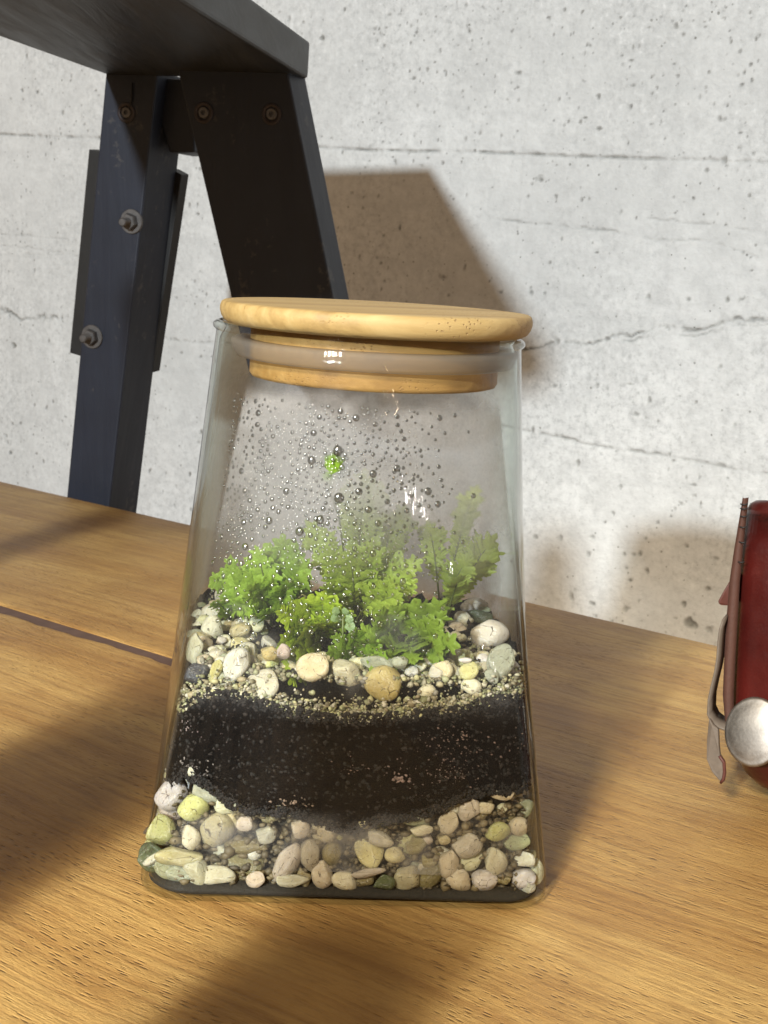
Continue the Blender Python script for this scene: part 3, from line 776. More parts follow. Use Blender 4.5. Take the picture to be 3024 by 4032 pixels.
PEB = [(-46.5,24.5,8.7,9.0,0,'w'),(-40.7,23.0,7.9,7.5,0,'l'),(-38.0,27.5,7.5,4.9,-35,'g'),(-40.5,33.1,4.8,3.0,-20,'w'),(-48.8,14.9,8.0,9.1,0,'l'),(-51.2,9.9,3.5,3.5,0,'l'),(-50.3,7.8,5.7,2.7,35,'w'),(-41.0,15.7,5.3,6.8,0,'p'),(-33.8,17.1,9.0,10.1,0,'y'),(-27.4,20.0,4.5,4.1,30,'t'),(-21.9,17.6,5.3,4.9,0,'p'),(-13.2,19.8,4.9,5.6,0,'t'),(-7.0,19.7,7.5,7.9,0,'t'),(-10.1,12.4,5.3,9.8,8,'t'),(-15.9,9.3,6.2,12.5,-22,'t'),(-6.5,5.5,5.7,7.6,10,'t'),(-38.9,7.1,7.2,8.3,0,'p'),(-43.3,10.5,12.5,5.7,0,'y'),(-46.0,6.1,7.6,4.9,-30,'g'),(-50.7,5.5,9.6,7.7,-20,'d'),(-42.8,5.5,8.4,5.3,0,'g'),(-33.6,5.5,9.1,5.7,0,'p'),(-23.5,5.5,5.3,4.2,0,'k'),(-14.8,5.5,9.1,3.4,-5,'t'),(-28.6,7.8,13.6,8.7,0,'o'),(-31.3,24.9,8.2,6.7,0,'p'),(-17.3,26.7,6.0,4.1,0,'k'),(-26.4,13.4,11.3,5.6,0,'o'),(-0.6,5.5,7.2,4.9,-15,'t'),(-11.7,5.5,4.6,5.7,0,'o'),(-4.4,12.3,5.3,7.5,0,'o'),(5.1,13.0,8.7,7.2,-15,'y'),(7.4,17.6,7.2,4.1,-20,'t'),(5.4,8.4,9.1,2.7,10,'t'),(14.8,6.8,7.6,6.9,30,'t'),(20.5,5.5,9.9,7.3,20,'o'),(25.7,11.3,5.7,8.0,0,'t'),(21.2,11.5,5.7,4.2,0,'o'),(28.9,5.5,7.3,6.5,-25,'k'),(36.0,5.5,6.9,6.9,0,'w'),(38.1,11.5,6.5,8.0,0,'p'),(40.2,7.1,5.0,3.1,0,'o'),(30.2,16.2,8.4,6.8,15,'t'),(38.3,19.7,6.5,5.3,10,'l'),(44.1,20.9,5.0,6.1,20,'t'),(25.4,22.0,5.7,6.0,0,'t'),(30.4,25.5,6.4,6.8,20,'t'),(14.9,22.6,10.9,3.4,-10,'g'),(3.1,21.9,4.5,4.1,0,'y'),(18.0,20.4,6.0,3.0,10,'t'),(46.2,11.8,5.4,4.6,-15,'w'),(46.5,6.4,6.6,6.6,0,'w'),(50.1,5.9,4.3,7.8,10,'p'),(47.3,5.5,5.1,5.1,0,'w'),(50.6,5.5,3.5,3.5,0,'o'),(46.0,24.4,5.0,5.0,0,'g'),(38.4,30.1,6.8,3.0,0,'t'),(34.1,26.7,5.3,3.4,0,'t'),(44.3,16.5,7.7,4.6,0,'g'),(24.1,18.0,3.4,2.7,0,'y'),(4.2,5.5,5.0,4.2,0,'o'),(9.3,5.5,5.7,4.6,0,'d'),(17.2,15.2,6.8,4.2,10,'o'),(11.8,12.8,5.3,4.9,0,'y')]
bed = empty('pebble_bed', tuple(JC+Vector((0, 0, .0058))), JA, 'layer of mixed cream, olive and grey pebbles filling the bottom of the jar', 'pebbles')
zo = -.0058
ZBOT = [(-.0487, .0265), (-.0448, .0323), (-.0385, .0299), (-.0321, .0253), (-.0247, .0238), (-.0149, .0236), (-.0024, .0198), (.0049, .0219), (.0172, .0241), (.0245, .0267), (.0294, .0293), (.0369, .0313), (.0466, .0311)]
ZTOP = [(-.0471, .0466), (-.0397, .0532), (-.0312, .0534), (-.0213, .0505), (-.009, .0491), (.0032, .0494), (.0155, .0509), (.0280, .0522), (.0355, .0547), (.0443, .0553)]
zb_ = lambda x: .0013 + float(np.interp(x, [p[0] for p in ZBOT], [p[1] for p in ZBOT])); zt_ = lambda x: float(np.interp(x, [p[0] for p in ZTOP], [p[1] for p in ZTOP]))
for i, (x, z, w, h, a, t) in enumerate(PEB):
    x, z, w, h = x/1000*1.03, z/1000, w/1000*1.1, h/1000*1.1
    z = max(z, .0030+h*.46); dep = .5*min(w, h)*.75
    y = front_y(x, z, .0016)
    lay = .0002 if t not in 'og' else .0016
    pebble(bed, x, y+dep+lay, z+zo, w, h, a, t, dep)
for i in range(240):                                        # the pebbles behind and along the side panes
    for _ in range(60):
        th = PR.uniform(-math.pi, math.pi); z = PR.uniform(.0065, .031); w = PR.uniform(.0035, .0065) if i % 2 else PR.uniform(.006, .0105)
        rr = rad(th, z, .0018)-w*.5 - (0 if PR.random() < .6 else PR.uniform(.003, .012))
        x, y = rr*math.cos(th), rr*math.sin(th)
        infront = y < -abs(x)*.9
        if infront: y += .0018
        if z > zb_(max(-.0486, min(.0465, x)))+.0005: continue
        break
    pebble(bed, x, y, z+zo, w, w*PR.uniform(.6, .95), PR.uniform(-40, 40), PR.choice('ttwpypogkwl'), w*.36)

UP = [(-33.0, 9.7, 59.7, 10.8, 4.8, 20, 'g', 'long grey green pebble lying behind the bright white pebble'),
 (-24.2, 6.5, 59.8, 7.0, 5.2, 0, 'w', 'bright white pebble at the left foot of the ferns'),
 (-39.0, -9.5, 60.9, 6.0, 8.2, -10, 'p', 'pale yellow green upright pebble near the left pane'),
 (-43.0, -27.8, 61.2, 4.1, 8.8, -10, 'p', 'narrow pale green pebble pressed to the left pane corner'),
 (-35.4, -14.7, 58.8, 4.6, 4.6, 0, 'c', 'small round pale yellow pebble above the white egg shaped pebble'),
 (-23.7, -42.9, 65.0, 4.2, 3.9, 0, 'a', 'small amber pebble against the front pane beneath the ferns'),
 (-20.2, -42.5, 65.2, 3.8, 4.2, 0, 'k', 'small pinkish pebble beside the amber pebble'),
 (-32.3, -42.6, 60.9, 6.5, 8.8, -30, 'w', 'white egg shaped pebble tilted against the front pane'),
 (-42.1, -38.0, 57.3, 6.3, 5.6, 0, 'b', 'blue black speckled pebble in the front left corner'),
 (-37.2, -41.7, 58.4, 3.2, 6.6, -10, 'l', 'narrow olive pebble between the dark and the white egg shaped pebbles'),
 (-24.5, -43.6, 55.6, 9.1, 8.2, 0, 'c', 'large cream white pebble on the soil edge below the white egg shaped one'),
 (-11.9, -44.2, 61.7, 8.4, 7.1, -15, 'y', 'yellow tan blocky pebble in front of the fern clump'),
 (-3.2, -42.6, 60.5, 7.5, 6.5, 0, 't', 'hazy tan pebble between the two yellow pebbles'),
 (-34.5, -41.0, 56.1, 5.2, 5.6, 0, 'g', 'grey green pebble under the white egg shaped pebble'),
 (-30.8, -44.0, 55.6, 2.3, 1.8, 0, 'a', 'tiny amber pebble left of the large cream white pebble'),
 (-25.6, -45.2, 51.7, 2.8, 1.3, 25, 'w', 'thin white sliver of stone under the large cream white pebble'),
 (5.8, -44.6, 57.7, 9.8, 8.8, 0, 'a', 'large amber yellow pebble at the middle of the front pane'),
 (4.9, -41.0, 62.6, 8.8, 3.9, 0, 'g', 'flat grey green pebble on top of the large amber one'),
 (10.4, -41.5, 63.4, 4.2, 3.6, 0, 'g', 'small grey green pebble right behind the large amber one'),
 (40.2, -4.7, 61.4, 11.0, 9.5, 0, 'c', 'largest cream pebble, by the right pane'),
 (37.7, -38.6, 64.0, 7.3, 8.7, 0, 'g', 'grey green rough pebble in the front right corner'),
 (41.0, 32.0, 61.7, 7.3, 5.0, 0, 'c', 'pale yellow pebble at the rear of the right pane'),
 (40.5, 19.4, 60.3, 9.4, 5.5, 0, 'd', 'dark grey green pebble behind the largest cream pebble'),
 (28.8, -42.0, 62.0, 5.0, 4.6, 0, 'l', 'yellow olive pebble left of the rough grey green one'),
 (29.4, -43.2, 58.0, 5.0, 4.3, 0, 'c', 'cream pebble below the yellow olive one'),
 (17.5, -44.6, 56.6, 4.6, 3.6, 0, 'c', 'cream pebble right of the large amber one'),
 (15.0, -45.6, 53.6, 3.3, 2.5, 0, 'c', 'small cream pebble on the soil edge beneath the amber pebble'),
 (24.0, -44.6, 53.7, 3.3, 2.8, 0, 'c', 'small cream pebble on the soil edge left of the twig'),
 (27.7, -44.2, 54.0, 2.2, 2.0, 0, 'c', 'tiny cream pebble beside the root of the twig'),
 (35.0, -41.2, 60.5, 4.0, 3.7, 0, 'g', 'small grey pebble under the rough grey green one'),
 (27.4, -42.4, 65.0, 3.3, 1.6, 0, 'w', 'flat pale chip lying above the yellow olive pebble')]
top_bed = empty('pebble_topping', tuple(JC+Vector((0, 0, .057))), JA, 'loose scatter of small cream and olive stones over the soil around the ferns', 'pebbles')
n_ = 0
while n_ < 165:
    th = PR.choice((PR.gauss(-2.35, .30), PR.gauss(-.75, .33), PR.gauss(-1.57, .5), PR.gauss(2.9, .35), PR.gauss(.2, .3))); q = 1-abs(PR.gauss(0, .18))
    if q < .35: continue
    w = PR.uniform(.0028, .0074); rr = (rad(th, .06, .0022)-w*.5)*q; x, y = rr*math.cos(th), rr*math.sin(th)
    if any((x-u[0]/1000)**2+(y-u[1]/1000)**2 < ((w+u[3]/1000)*.42)**2 for u in UP): continue
    pebble(top_bed, x, y, .0015+PR.uniform(-.0012, .0022)+w*.2+.03*max(0, y), w, w*PR.uniform(.55, .95), PR.uniform(-40, 40), PR.choice('ppwptcyglwp'), w*.42); n_ += 1
for x, y, z, w, h, a, t, lab in UP:
    x, y, z, w, h = x/1000, y/1000, z/1000+.0004, w/1000*1.15, h/1000*1.15
    d = .5*min(w, h)*.85
    x *= 1.02; y = max(y-.0008, front_y(x, z, .0018)+d)
    o = pebble(None, x, y, z, w, h, a, t, d)
    tag(o, lab, 'pebble', 'pebbles on the soil inside the jar')

# ------------------------------------------------------------------ soil, grit
def soil():
    t = .0018; rows = 40; v, f, idx = [], [], []
    r = np.random.default_rng(9)
    wob = lambda x, k: .0014*math.sin(x*700+k)*math.sin(x*260+k)+.0010*math.sin(x*2100+2*k)+.0008*math.sin(x*4700+k)
    def top(th):
        x = rad(th, .05, t)*math.cos(th); y = rad(th, .05, t)*math.sin(th)
        zf = zt_(max(-.047, min(.044, x))); s = min(1, max(0, (y+.045)/.03)); s = s*s*(3-2*s)
        return zf*(1-s)+.060*s + wob(x+y, .3)*.8
    def bot(th):
        x = rad(th, .03, t)*math.cos(th); y = rad(th, .03, t)*math.sin(th)
        return zb_(max(-.0486, min(.0465, x))) + wob(x+y*1.3, 1.7) - (.002 if y > -.03 else 0)
    for i in range(rows+1):
        for th in TH:
            z = bot(th)+(top(th)-bot(th))*i/rows; rr = rad(th, z, t); v.append((rr*math.cos(th), rr*math.sin(th), z))
    for i in range(rows):
        for k in range(NA):
            q = (k+1) % NA; f.append((i*NA+k, i*NA+q, (i+1)*NA+q, (i+1)*NA+k)); idx.append(0)
    base = rows*NA
    rings = 18
    for j in range(1, rings+1):
        s = 1-j/(rings+.5)
        for k, th in enumerate(TH):
            x0, y0, z0 = v[base+k]; x, y = x0*s, y0*s
            z = z0*s**3 + (.0590+.0022*math.sin(x*210+1)*math.sin(y*190)+.0012*math.sin(x*800)*math.sin(y*700+2)+.03*max(0, y))*(1-s**3)
            v.append((x, y, z+r.normal(0, .00025)))
    for j in range(rings):
        a0 = base+j*NA if j == 0 else (rows+1)*NA+(j-1)*NA; b0 = (rows+1)*NA+j*NA
        for k in range(NA):
            q = (k+1) % NA; f.append((a0+k, a0+q, b0+q, b0+k)); idx.append(0)
    f.append(tuple((rows+1)*NA+(rings-1)*NA+k for k in range(NA))); idx.append(0)
    f.append(tuple(range(NA))[::-1]); idx.append(0)
    # crumbs against the pane and on the surface, with pale flecks
    bv, bf = ico(1); V = [np.array(v)]; F = list(f); n = len(v); tone = [(0.01, .007, .006)]*n
    R_ = random.Random(31)
    def crumb(x, y, z, s, c):
        nonlocal n
        p = bv*np.array([s*R_.uniform(.6, 1.3), s*R_.uniform(.5, .9), s*R_.uniform(.6, 1.2)])*(1+.28*r.normal(size=(len(bv), 1))) + np.array([x, y, z])
        V.append(p); F.extend([tuple(q) for q in bf+n]); idx.extend([1]*len(bf)); tone.extend([c]*len(bv)); n += len(bv)
    for _ in range(3800):
        x = R_.uniform(-.0498, .0483); zl, zh = zb_(max(-.0486, min(.0465, x)))-.0012, zt_(max(-.047, min(.044, x)))+.0008
        z = R_.choice((R_.uniform(zl, zh), R_.uniform(zh-.002, zh+.0014), R_.uniform(zl-.0008, zl+.002)))
        y = front_y(x, z, .0018)
        if y > -.02: continue
        s = R_.uniform(.00018, .0007); k = R_.uniform(.1, 1.35)**1.6
        crumb(x, y+.0002, z, s, (.0085*k, .0056*k, .0044*k))
    def flecks(cx, cz, sx, sz, n_, c, s0, s1):
        for _ in range(n_):
            x = R_.gauss(cx, sx); z = R_.gauss(cz, sz)
            if abs(x) > .046 or not zb_(x)+.001 < z < zt_(min(.044, x))-.001: continue
            k = R_.uniform(.3, 1.1); crumb(x, front_y(x, z, .0018)+.0001, z, R_.uniform(s0, s1), tuple(q*k for q in c))
    pk = (.20, .14, .125)
    flecks(.026, .043, .006, .0035, 150, pk, .00012, .00038); flecks(.018, .037, .010, .0028, 100, pk, .00012, .00035)
    flecks(.026, .036, .004, .0012, 60, (.20, .15, .13), .00012, .00035); flecks(.012, .0345, .0012, .0006, 26, (.24, .17, .15), .0002, .0006)
    flecks(-.045, .044, .0012, .0008, 16, (.26, .21, .21), .0002, .0004); flecks(-.036, .043, .004, .003, 24, (.14, .10, .10), .0001, .0003)
    flecks(.0, .037, .003, .0008, 24, (.22, .15, .12), .0001, .0003); flecks(-.043, .0345, .003, .0012, 40, (.20, .18, .17), .00015, .0004)
    flecks(-.015, .027, .0025, .0008, 30, (.30, .22, .17), .0002, .0005); flecks(.044, .046, .001, .006, 20, (.30, .22, .18), .0001, .0003)
    for _ in range(900):
        th = R_.uniform(-math.pi, math.pi); q = math.sqrt(R_.random())*.97; rr = rad(th, .06, .004)*q
        x, y = rr*math.cos(th), rr*math.sin(th); k = R_.uniform(.3, 2.2)
        c = (.012*k, .008*k, .006*k) if R_.random() < .86 else (.24, .22, .18)
        z = .0590+.0022*math.sin(x*210+1)*math.sin(y*190)+.0012*math.sin(x*800)*math.sin(y*700+2)+.03*max(0, y)
        if q > .85: z = min(z, .0595)
        crumb(x, y, z, R_.uniform(.0003, .0011), c)
    me = mesh_data('potting_soil', np.concatenate(V), F, [M_SOIL, M_CRUMB], True, idx)
    at = me.attributes.new('tone', 'FLOAT_COLOR', 'POINT'); at.data.foreach_set('color', np.array([(*c, 1) for c in tone], dtype=np.float32).ravel())
    o = obj('potting_soil', me); o.location = JC; o.rotation_euler = (0, 0, JA)
    tag(o, 'band of nearly black damp potting soil with pale flecks in the jar', 'soil', kind='stuff')
soil()
def grit():
    bv, bf = ico(1); V, F, T = [], [], []; n = 0; r = random.Random(8); g = np.random.default_rng(8)
    def grain(x, y, z, s, c):
        nonlocal n
        p = bv*np.array([s*r.uniform(.7, 1.3), s*r.uniform(.6, 1), s*r.uniform(.6, 1.1)])*(1+.2*g.normal(size=(len(bv), 1)))+np.array([x, y, z])
        V.append(p); F.append(bf+n); T.extend([c]*len(bv)); n += len(bv)
    tones = [(.55, .52, .38), (.46, .42, .26), (.44, .46, .27), (.58, .55, .46), (.36, .31, .19), (.26, .27, .13), (.50, .48, .26)]
    for _ in range(4300):
        x = r.uniform(-.0492, .0475); zl = zt_(max(-.047, min(.044, x)))
        z = zl - .0006 + abs(r.gauss(0, .0026))
        if z > .0625: continue
        y = front_y(x, z, .0018)
        if y > -.015: continue
        s = abs(r.gauss(0, .00028))+.00014 + (.0006 if r.random() < .08 else 0)
        c = r.choice(tones); k = r.uniform(.35, 1.0)
        grain(x, y+s*.7+abs(r.gauss(0, .0012)), z, min(s, .0013), tuple(q*k for q in c))
    for _ in range(1500):                                    # scattered on the surface behind the pane
        th = r.gauss(-math.pi/2, .8); q = 1-abs(r.gauss(0, .16)); rr = rad(th, .06, .0045)*max(.3, q); x, y = rr*math.cos(th), rr*math.sin(th)
        kk = r.uniform(.3, .95)
        grain(x, y, .0585+r.uniform(0, .0018)+.03*max(0, y), r.uniform(.0003, .0010), tuple(q_*kk for q_ in r.choice(tones)))
    for _ in range(1400):                                    # fine fill between the bottom pebbles
        x = r.uniform(-.049, .049); z = r.uniform(.0040, .027)
        if z > zb_(max(-.0486, min(.0465, x))): continue
        k = r.uniform(.25, .8); y = front_y(x, z, .0018)+r.uniform(.002, .006)
        grain(x, y, z, r.uniform(.0004, .0014), (.20*k, .16*k, .085*k))
    me = mesh_data('grit', np.concatenate(V), np.concatenate(F), M_GRIT)
    at = me.attributes.new('tone', 'FLOAT_COLOR', 'POINT'); at.data.foreach_set('color', np.array([(*c, 1) for c in T], dtype=np.float32).ravel())
    o = obj('grit', me); o.location = JC; o.rotation_euler = (0, 0, JA)
    tag(o, 'cream and yellowish fine grit strewn between the pebbles on the dark soil', 'grit', kind='stuff')
    v, f = loft([(lambda t, i=i, z=z: rad(t, .008, .0014)-i, z) for i, z in ((.0030, .0009), (.0012, .0013), (.0004, .0020), (.0006, .0030), (.0040, .0042), (.02, .0044))])
    m = len(v)//NA; f.append(tuple(range(NA))[::-1]); f.append(tuple((m-1)*NA+k for k in range(NA)))
    s = part('base_shade_sheet', [(p[0], p[1], p[2]+zo) for p in v], f, mat_simple('base_shade_sheet', (.010, .008, .0045), .8, .5, 900, .0012), bed); s['kind'] = 'stuff'  # sheet coloured dark to imitate the dark reflections in the thick glass base
    # dark filler core, added so no emptiness shows between the pebbles
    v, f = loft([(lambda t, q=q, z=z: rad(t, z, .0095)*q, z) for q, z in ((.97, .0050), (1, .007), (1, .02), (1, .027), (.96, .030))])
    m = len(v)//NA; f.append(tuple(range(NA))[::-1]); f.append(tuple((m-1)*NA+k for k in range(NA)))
    s = part('dark_filler_core', [(p[0], p[1], p[2]+zo) for p in v], f, mat_simple('dark_filler_core', (.05, .04, .022), .8, .5, 900, .0015), bed); s['kind'] = 'stuff'
grit()
# twig
v, f = tube([(.0345, -.0432, .0515), (.0372, -.0423, .0534), (.0392, -.0412, .0549), (.0403, -.0402, .0560)], [.0011, .0010, .0011, .0009])
o = part('twig', v, f, M_TWIG); o.location = JC; o.rotation_euler = (0, 0, JA)
tag(o, 'short black stick poking up from the soil at the right of the front pane', 'twig')

# ------------------------------------------------------------------ plants
LR = random.Random(5)
def blade(at, dirv, nrm, L, Wd, lobes, V, F, jag=1.0):
    """one frilly lobed leaflet as a fan"""
    d = dirv.normalized(); s = nrm.cross(d).normalized(); n = d.cross(s).normalized()
    i0 = len(V); V.append(tuple(at)); c = at + d*L*.52; V.append(tuple(c + n*L*LR.uniform(.05, .14)))
    K = lobes*7+1; ph = LR.uniform(0, 6)
    for k in range(K):
        u = -1+2*k/(K-1); a = u*2.15
        rr = .52*(1-.16*abs(u)) * (1+.24*jag*math.cos(lobes*2*math.pi*(k/(K-1)))+.07*jag*math.sin(k*2.1+ph)+.05*jag*math.sin(k*3.3)) * LR.uniform(.95, 1.05)
        p = c + d*(math.cos(a)*L*rr) + s*(math.sin(a)*Wd*rr*1.05) + n*(LR.uniform(-.05, .05)*L - .10*L*abs(u))
        V.append(tuple(p))
    for k in range(K-1): F.append((i0+1, i0+2+k, i0+3+k))
    F.append((i0, i0+2, i0+1)); F.append((i0, i0+1, i0+K+1))
def frond(base, tip, width, parent, origin, col, bend=.12, pairs=None, fine=1.0):
    b, t = Vector(base), Vector(tip); ax = t-b; L = ax.length
    side = Vector((0, -1, .35)).normalized()                 # frond faces the front pane and the light
    side = (side - ax.normalized()*side.dot(ax.normalized())).normalized()
    side = (Matrix.Rotation(LR.uniform(-.5, .5), 3, ax.normalized()) @ side)
    lat = ax.normalized().cross(side)
    def P(u): return b + ax*u + (side*.35+Vector((0, 0, 1))*.65)*L*bend*4*u*(1-u) - Vector((0, 0, 1))*L*.10*u*u
    V, F = [], []
    n = pairs or max(5, int(L/.0021))
    v, f = tube([P(k/6) for k in range(7)], [.00035*(1-.6*k/6) for k in range(7)], 5)
    V += v; F += f; nstem = len(f)
    u0 = .32 if L > .02 else .18
    for k in range(n):
        u = u0+(1-u0)*k/n; prof = math.sin(math.pi*min(1, .22+.78*(1-(u-u0)/(1-u0))))**.7*.9+.15
        tan = (P(min(1, u+.05))-P(u-.05)).normalized()
        for sg in (-1, 1):
            l = width*.36*prof*LR.uniform(.65, 1.2)
            d = lat*sg*LR.uniform(.85, 1.0)+tan*LR.uniform(.35, .85)+side*LR.uniform(-.25, .35)
            nr = (side+lat*LR.uniform(-.4, .4)+tan*LR.uniform(-.3, .3)).normalized()
            blade(P(u), d, nr, l, l*LR.uniform(.8, 1.1)*fine, LR.choice((3, 3, 4)), V, F)
    blade(P(.97), (P(1)-P(.9)), side, width*.36, width*.34, 4, V, F)
    V = [(p[0]-origin[0], p[1]-origin[1], p[2]-origin[2]) for p in V]
    me = mesh_data('frond', V, F, [M_LEAF, M_STEM], True, [1]*nstem+[0]*(len(F)-nstem))
    o = obj('frond', me, parent); k = LR.uniform(.82, 1.15); o.color = (col[0]*k, col[1]*k, col[2]*k, 1)
    return o
G1, G2, G3 = (.33, .50, .05), (.33, .50, .06), (.40, .52, .07)
PLANTS = [
 ('tall feathery fern in the middle of the jar, its top lost in the mist', (.5, -5, 61), G3, [(1.7, 4, 107, 22), (13, 8, 97, 20), (-11.8, 0, 92, 18), (13.6, -14, 86, 19), (2.5, -18, 91, 19), (-6.6, -12, 86, 18), (8.3, -20, 80, 17), (-7.2, -20, 79.5, 17)]),
 ('hazy fern with ragged tips behind the right half of the front pane', (27.5, 6, 62), (.40, .50, .09), [(40, 10, 87.6, 21), (35.3, 12, 105, 14), (31.1, -4, 84.3, 20), (23.6, 15, 91, 16), (33, 2, 77.1, 15)]),
 ('broad dark green lobed leaf drooping over the soil beneath the tall fern', (13.2, -24, 63), (.27, .40, .045), [(5.7, -40, 65.5, 17), (22.2, -36, 70.2, 18), (19.1, -30, 76, 18), (7.4, -33, 74.5, 17), (13.8, -39, 67.0, 15)]),
 ('bright yellow green lobed clump left of the middle, behind the yellow pebble', (-10.1, -20, 61), (.42, .56, .045), [(-18.7, -30, 74, 15), (-10, -28, 77.1, 15), (-4.5, -32, 75, 13), (-14.6, -38.5, 66, 16), (-19.1, -36, 69, 13), (-12.6, -36, 73, 13)]),
 ('rounded bushy fern seen through a dense field of droplets', (-22.4, 0, 61), G2, [(-27.5, -8, 84, 15), (-21.6, -5, 86, 17), (-16.2, -10, 82.5, 15), (-28.4, -14, 77, 13), (-19.2, -12, 77.5, 13)]),
 ('small pale fern hard by the left pane behind the grey green pebbles', (-34.6, 4, 61), G2, [(-38.9, -5, 69.3, 9), (-35.6, 0, 78.6, 13), (-30, -12, 71.5, 11), (-31.7, 0, 75.7, 12), (-39.2, 6, 73.5, 9)]),
 ('low olive leaf tuft just above the pebbles at the centre of the front pane', (0, -30, 60), (.22, .36, .03), [(2.4, -39, 69, 13), (-6.1, -39, 66.5, 11), (-1.1, -36, 69.5, 11), (5.1, -40, 66, 10)]),
]
def jarpt(p): return (p[0]/1000, p[1]/1000, p[2]/1000)
for lab, b, col, tips in PLANTS[:]:
    b = jarpt(b); w = Matrix.Translation(JC) @ Matrix.Rotation(JA, 4, 'Z') @ Vector(b)
    pl = empty('fern', tuple(w), JA, lab, 'fern', 'ferns growing inside the jar')
    more = [(x+LR.uniform(-5, 5), y+LR.uniform(-2, 4), z-LR.uniform(1, 9), wd*LR.uniform(.7, .95)) for x, y, z, wd in tips] if lab[:4] != 'hazy' else [(x+LR.uniform(-3, 2), y+LR.uniform(-2, 3), z-LR.uniform(0, 6), wd*.8) for x, y, z, wd in tips[:3]]
    for x, y, z, wd in tips+more:
        frond((b[0]+LR.uniform(-.001, .001), b[1]+LR.uniform(-.001, .001), b[2]), jarpt((x, y, z)), wd/1000*(.8 if lab[:4] in ('hazy', 'tall') else .95), pl, b, col, fine=.5 if lab[:4] == 'hazy' else (.7 if lab[:4] == 'tall' else 1))
    if lab.startswith('tall'):                               # the single round leaf on a thin stalk
        v, f = tube([(0, 0, 0), (-.003, -.004, .018), (-.0068, -.010, .036), (-.0108, -.0270, .046), (-.0112, -.0360, .0525)], [.0003]*5, 5)
        part('stalk', v, f, M_STEM, pl)
        V, F = [], []; blade(Vector((-.0111, -.0374, .0522)), Vector((.10, .12, 1)), Vector((0, -1, .1)), .0056, .0050, 4, V, F, .4)
        blade(Vector((-.0112, -.0374, .0526)), Vector((-.6, .02, -.6)), Vector((0, -1, .1)), .0026, .0024, 3, V, F, .4)
        lf = part('round_leaf', V, F, M_LEAF, pl); lf.color = (.26, .46, .02, 1)
# a sprig of tiny round pale leaves
w = Matrix.Translation(JC) @ Matrix.Rotation(JA, 4, 'Z') @ Vector((-.005, -.033, .060))
sp = empty('sprig', tuple(w), JA, 'sprig of tiny round pale green leaves between the two lobed clumps', 'plant')
v, f = tube([(0, 0, 0), (.0006, -.001, .007), (.0002, -.002, .014)], [.0003]*3, 5); part('stem', v, f, M_STEM, sp)
for dx, dz, s in ((-.002, .0155, .0024), (.0006, .0152, .0022), (.002, .0135, .0026), (-.0008, .0128, .0024), (-.003, .0137, .0022), (.0026, .0115, .003)):
    V, F = [], []; blade(Vector((dx*.3, -.0012, dz-.001)), Vector((dx, -.0007, .001)), Vector((0, -1, .3)), s, s, 3, V, F, .15)
    lf = part('leaf', V, F, M_LEAF, sp); lf.color = (.30, .42, .20, 1)

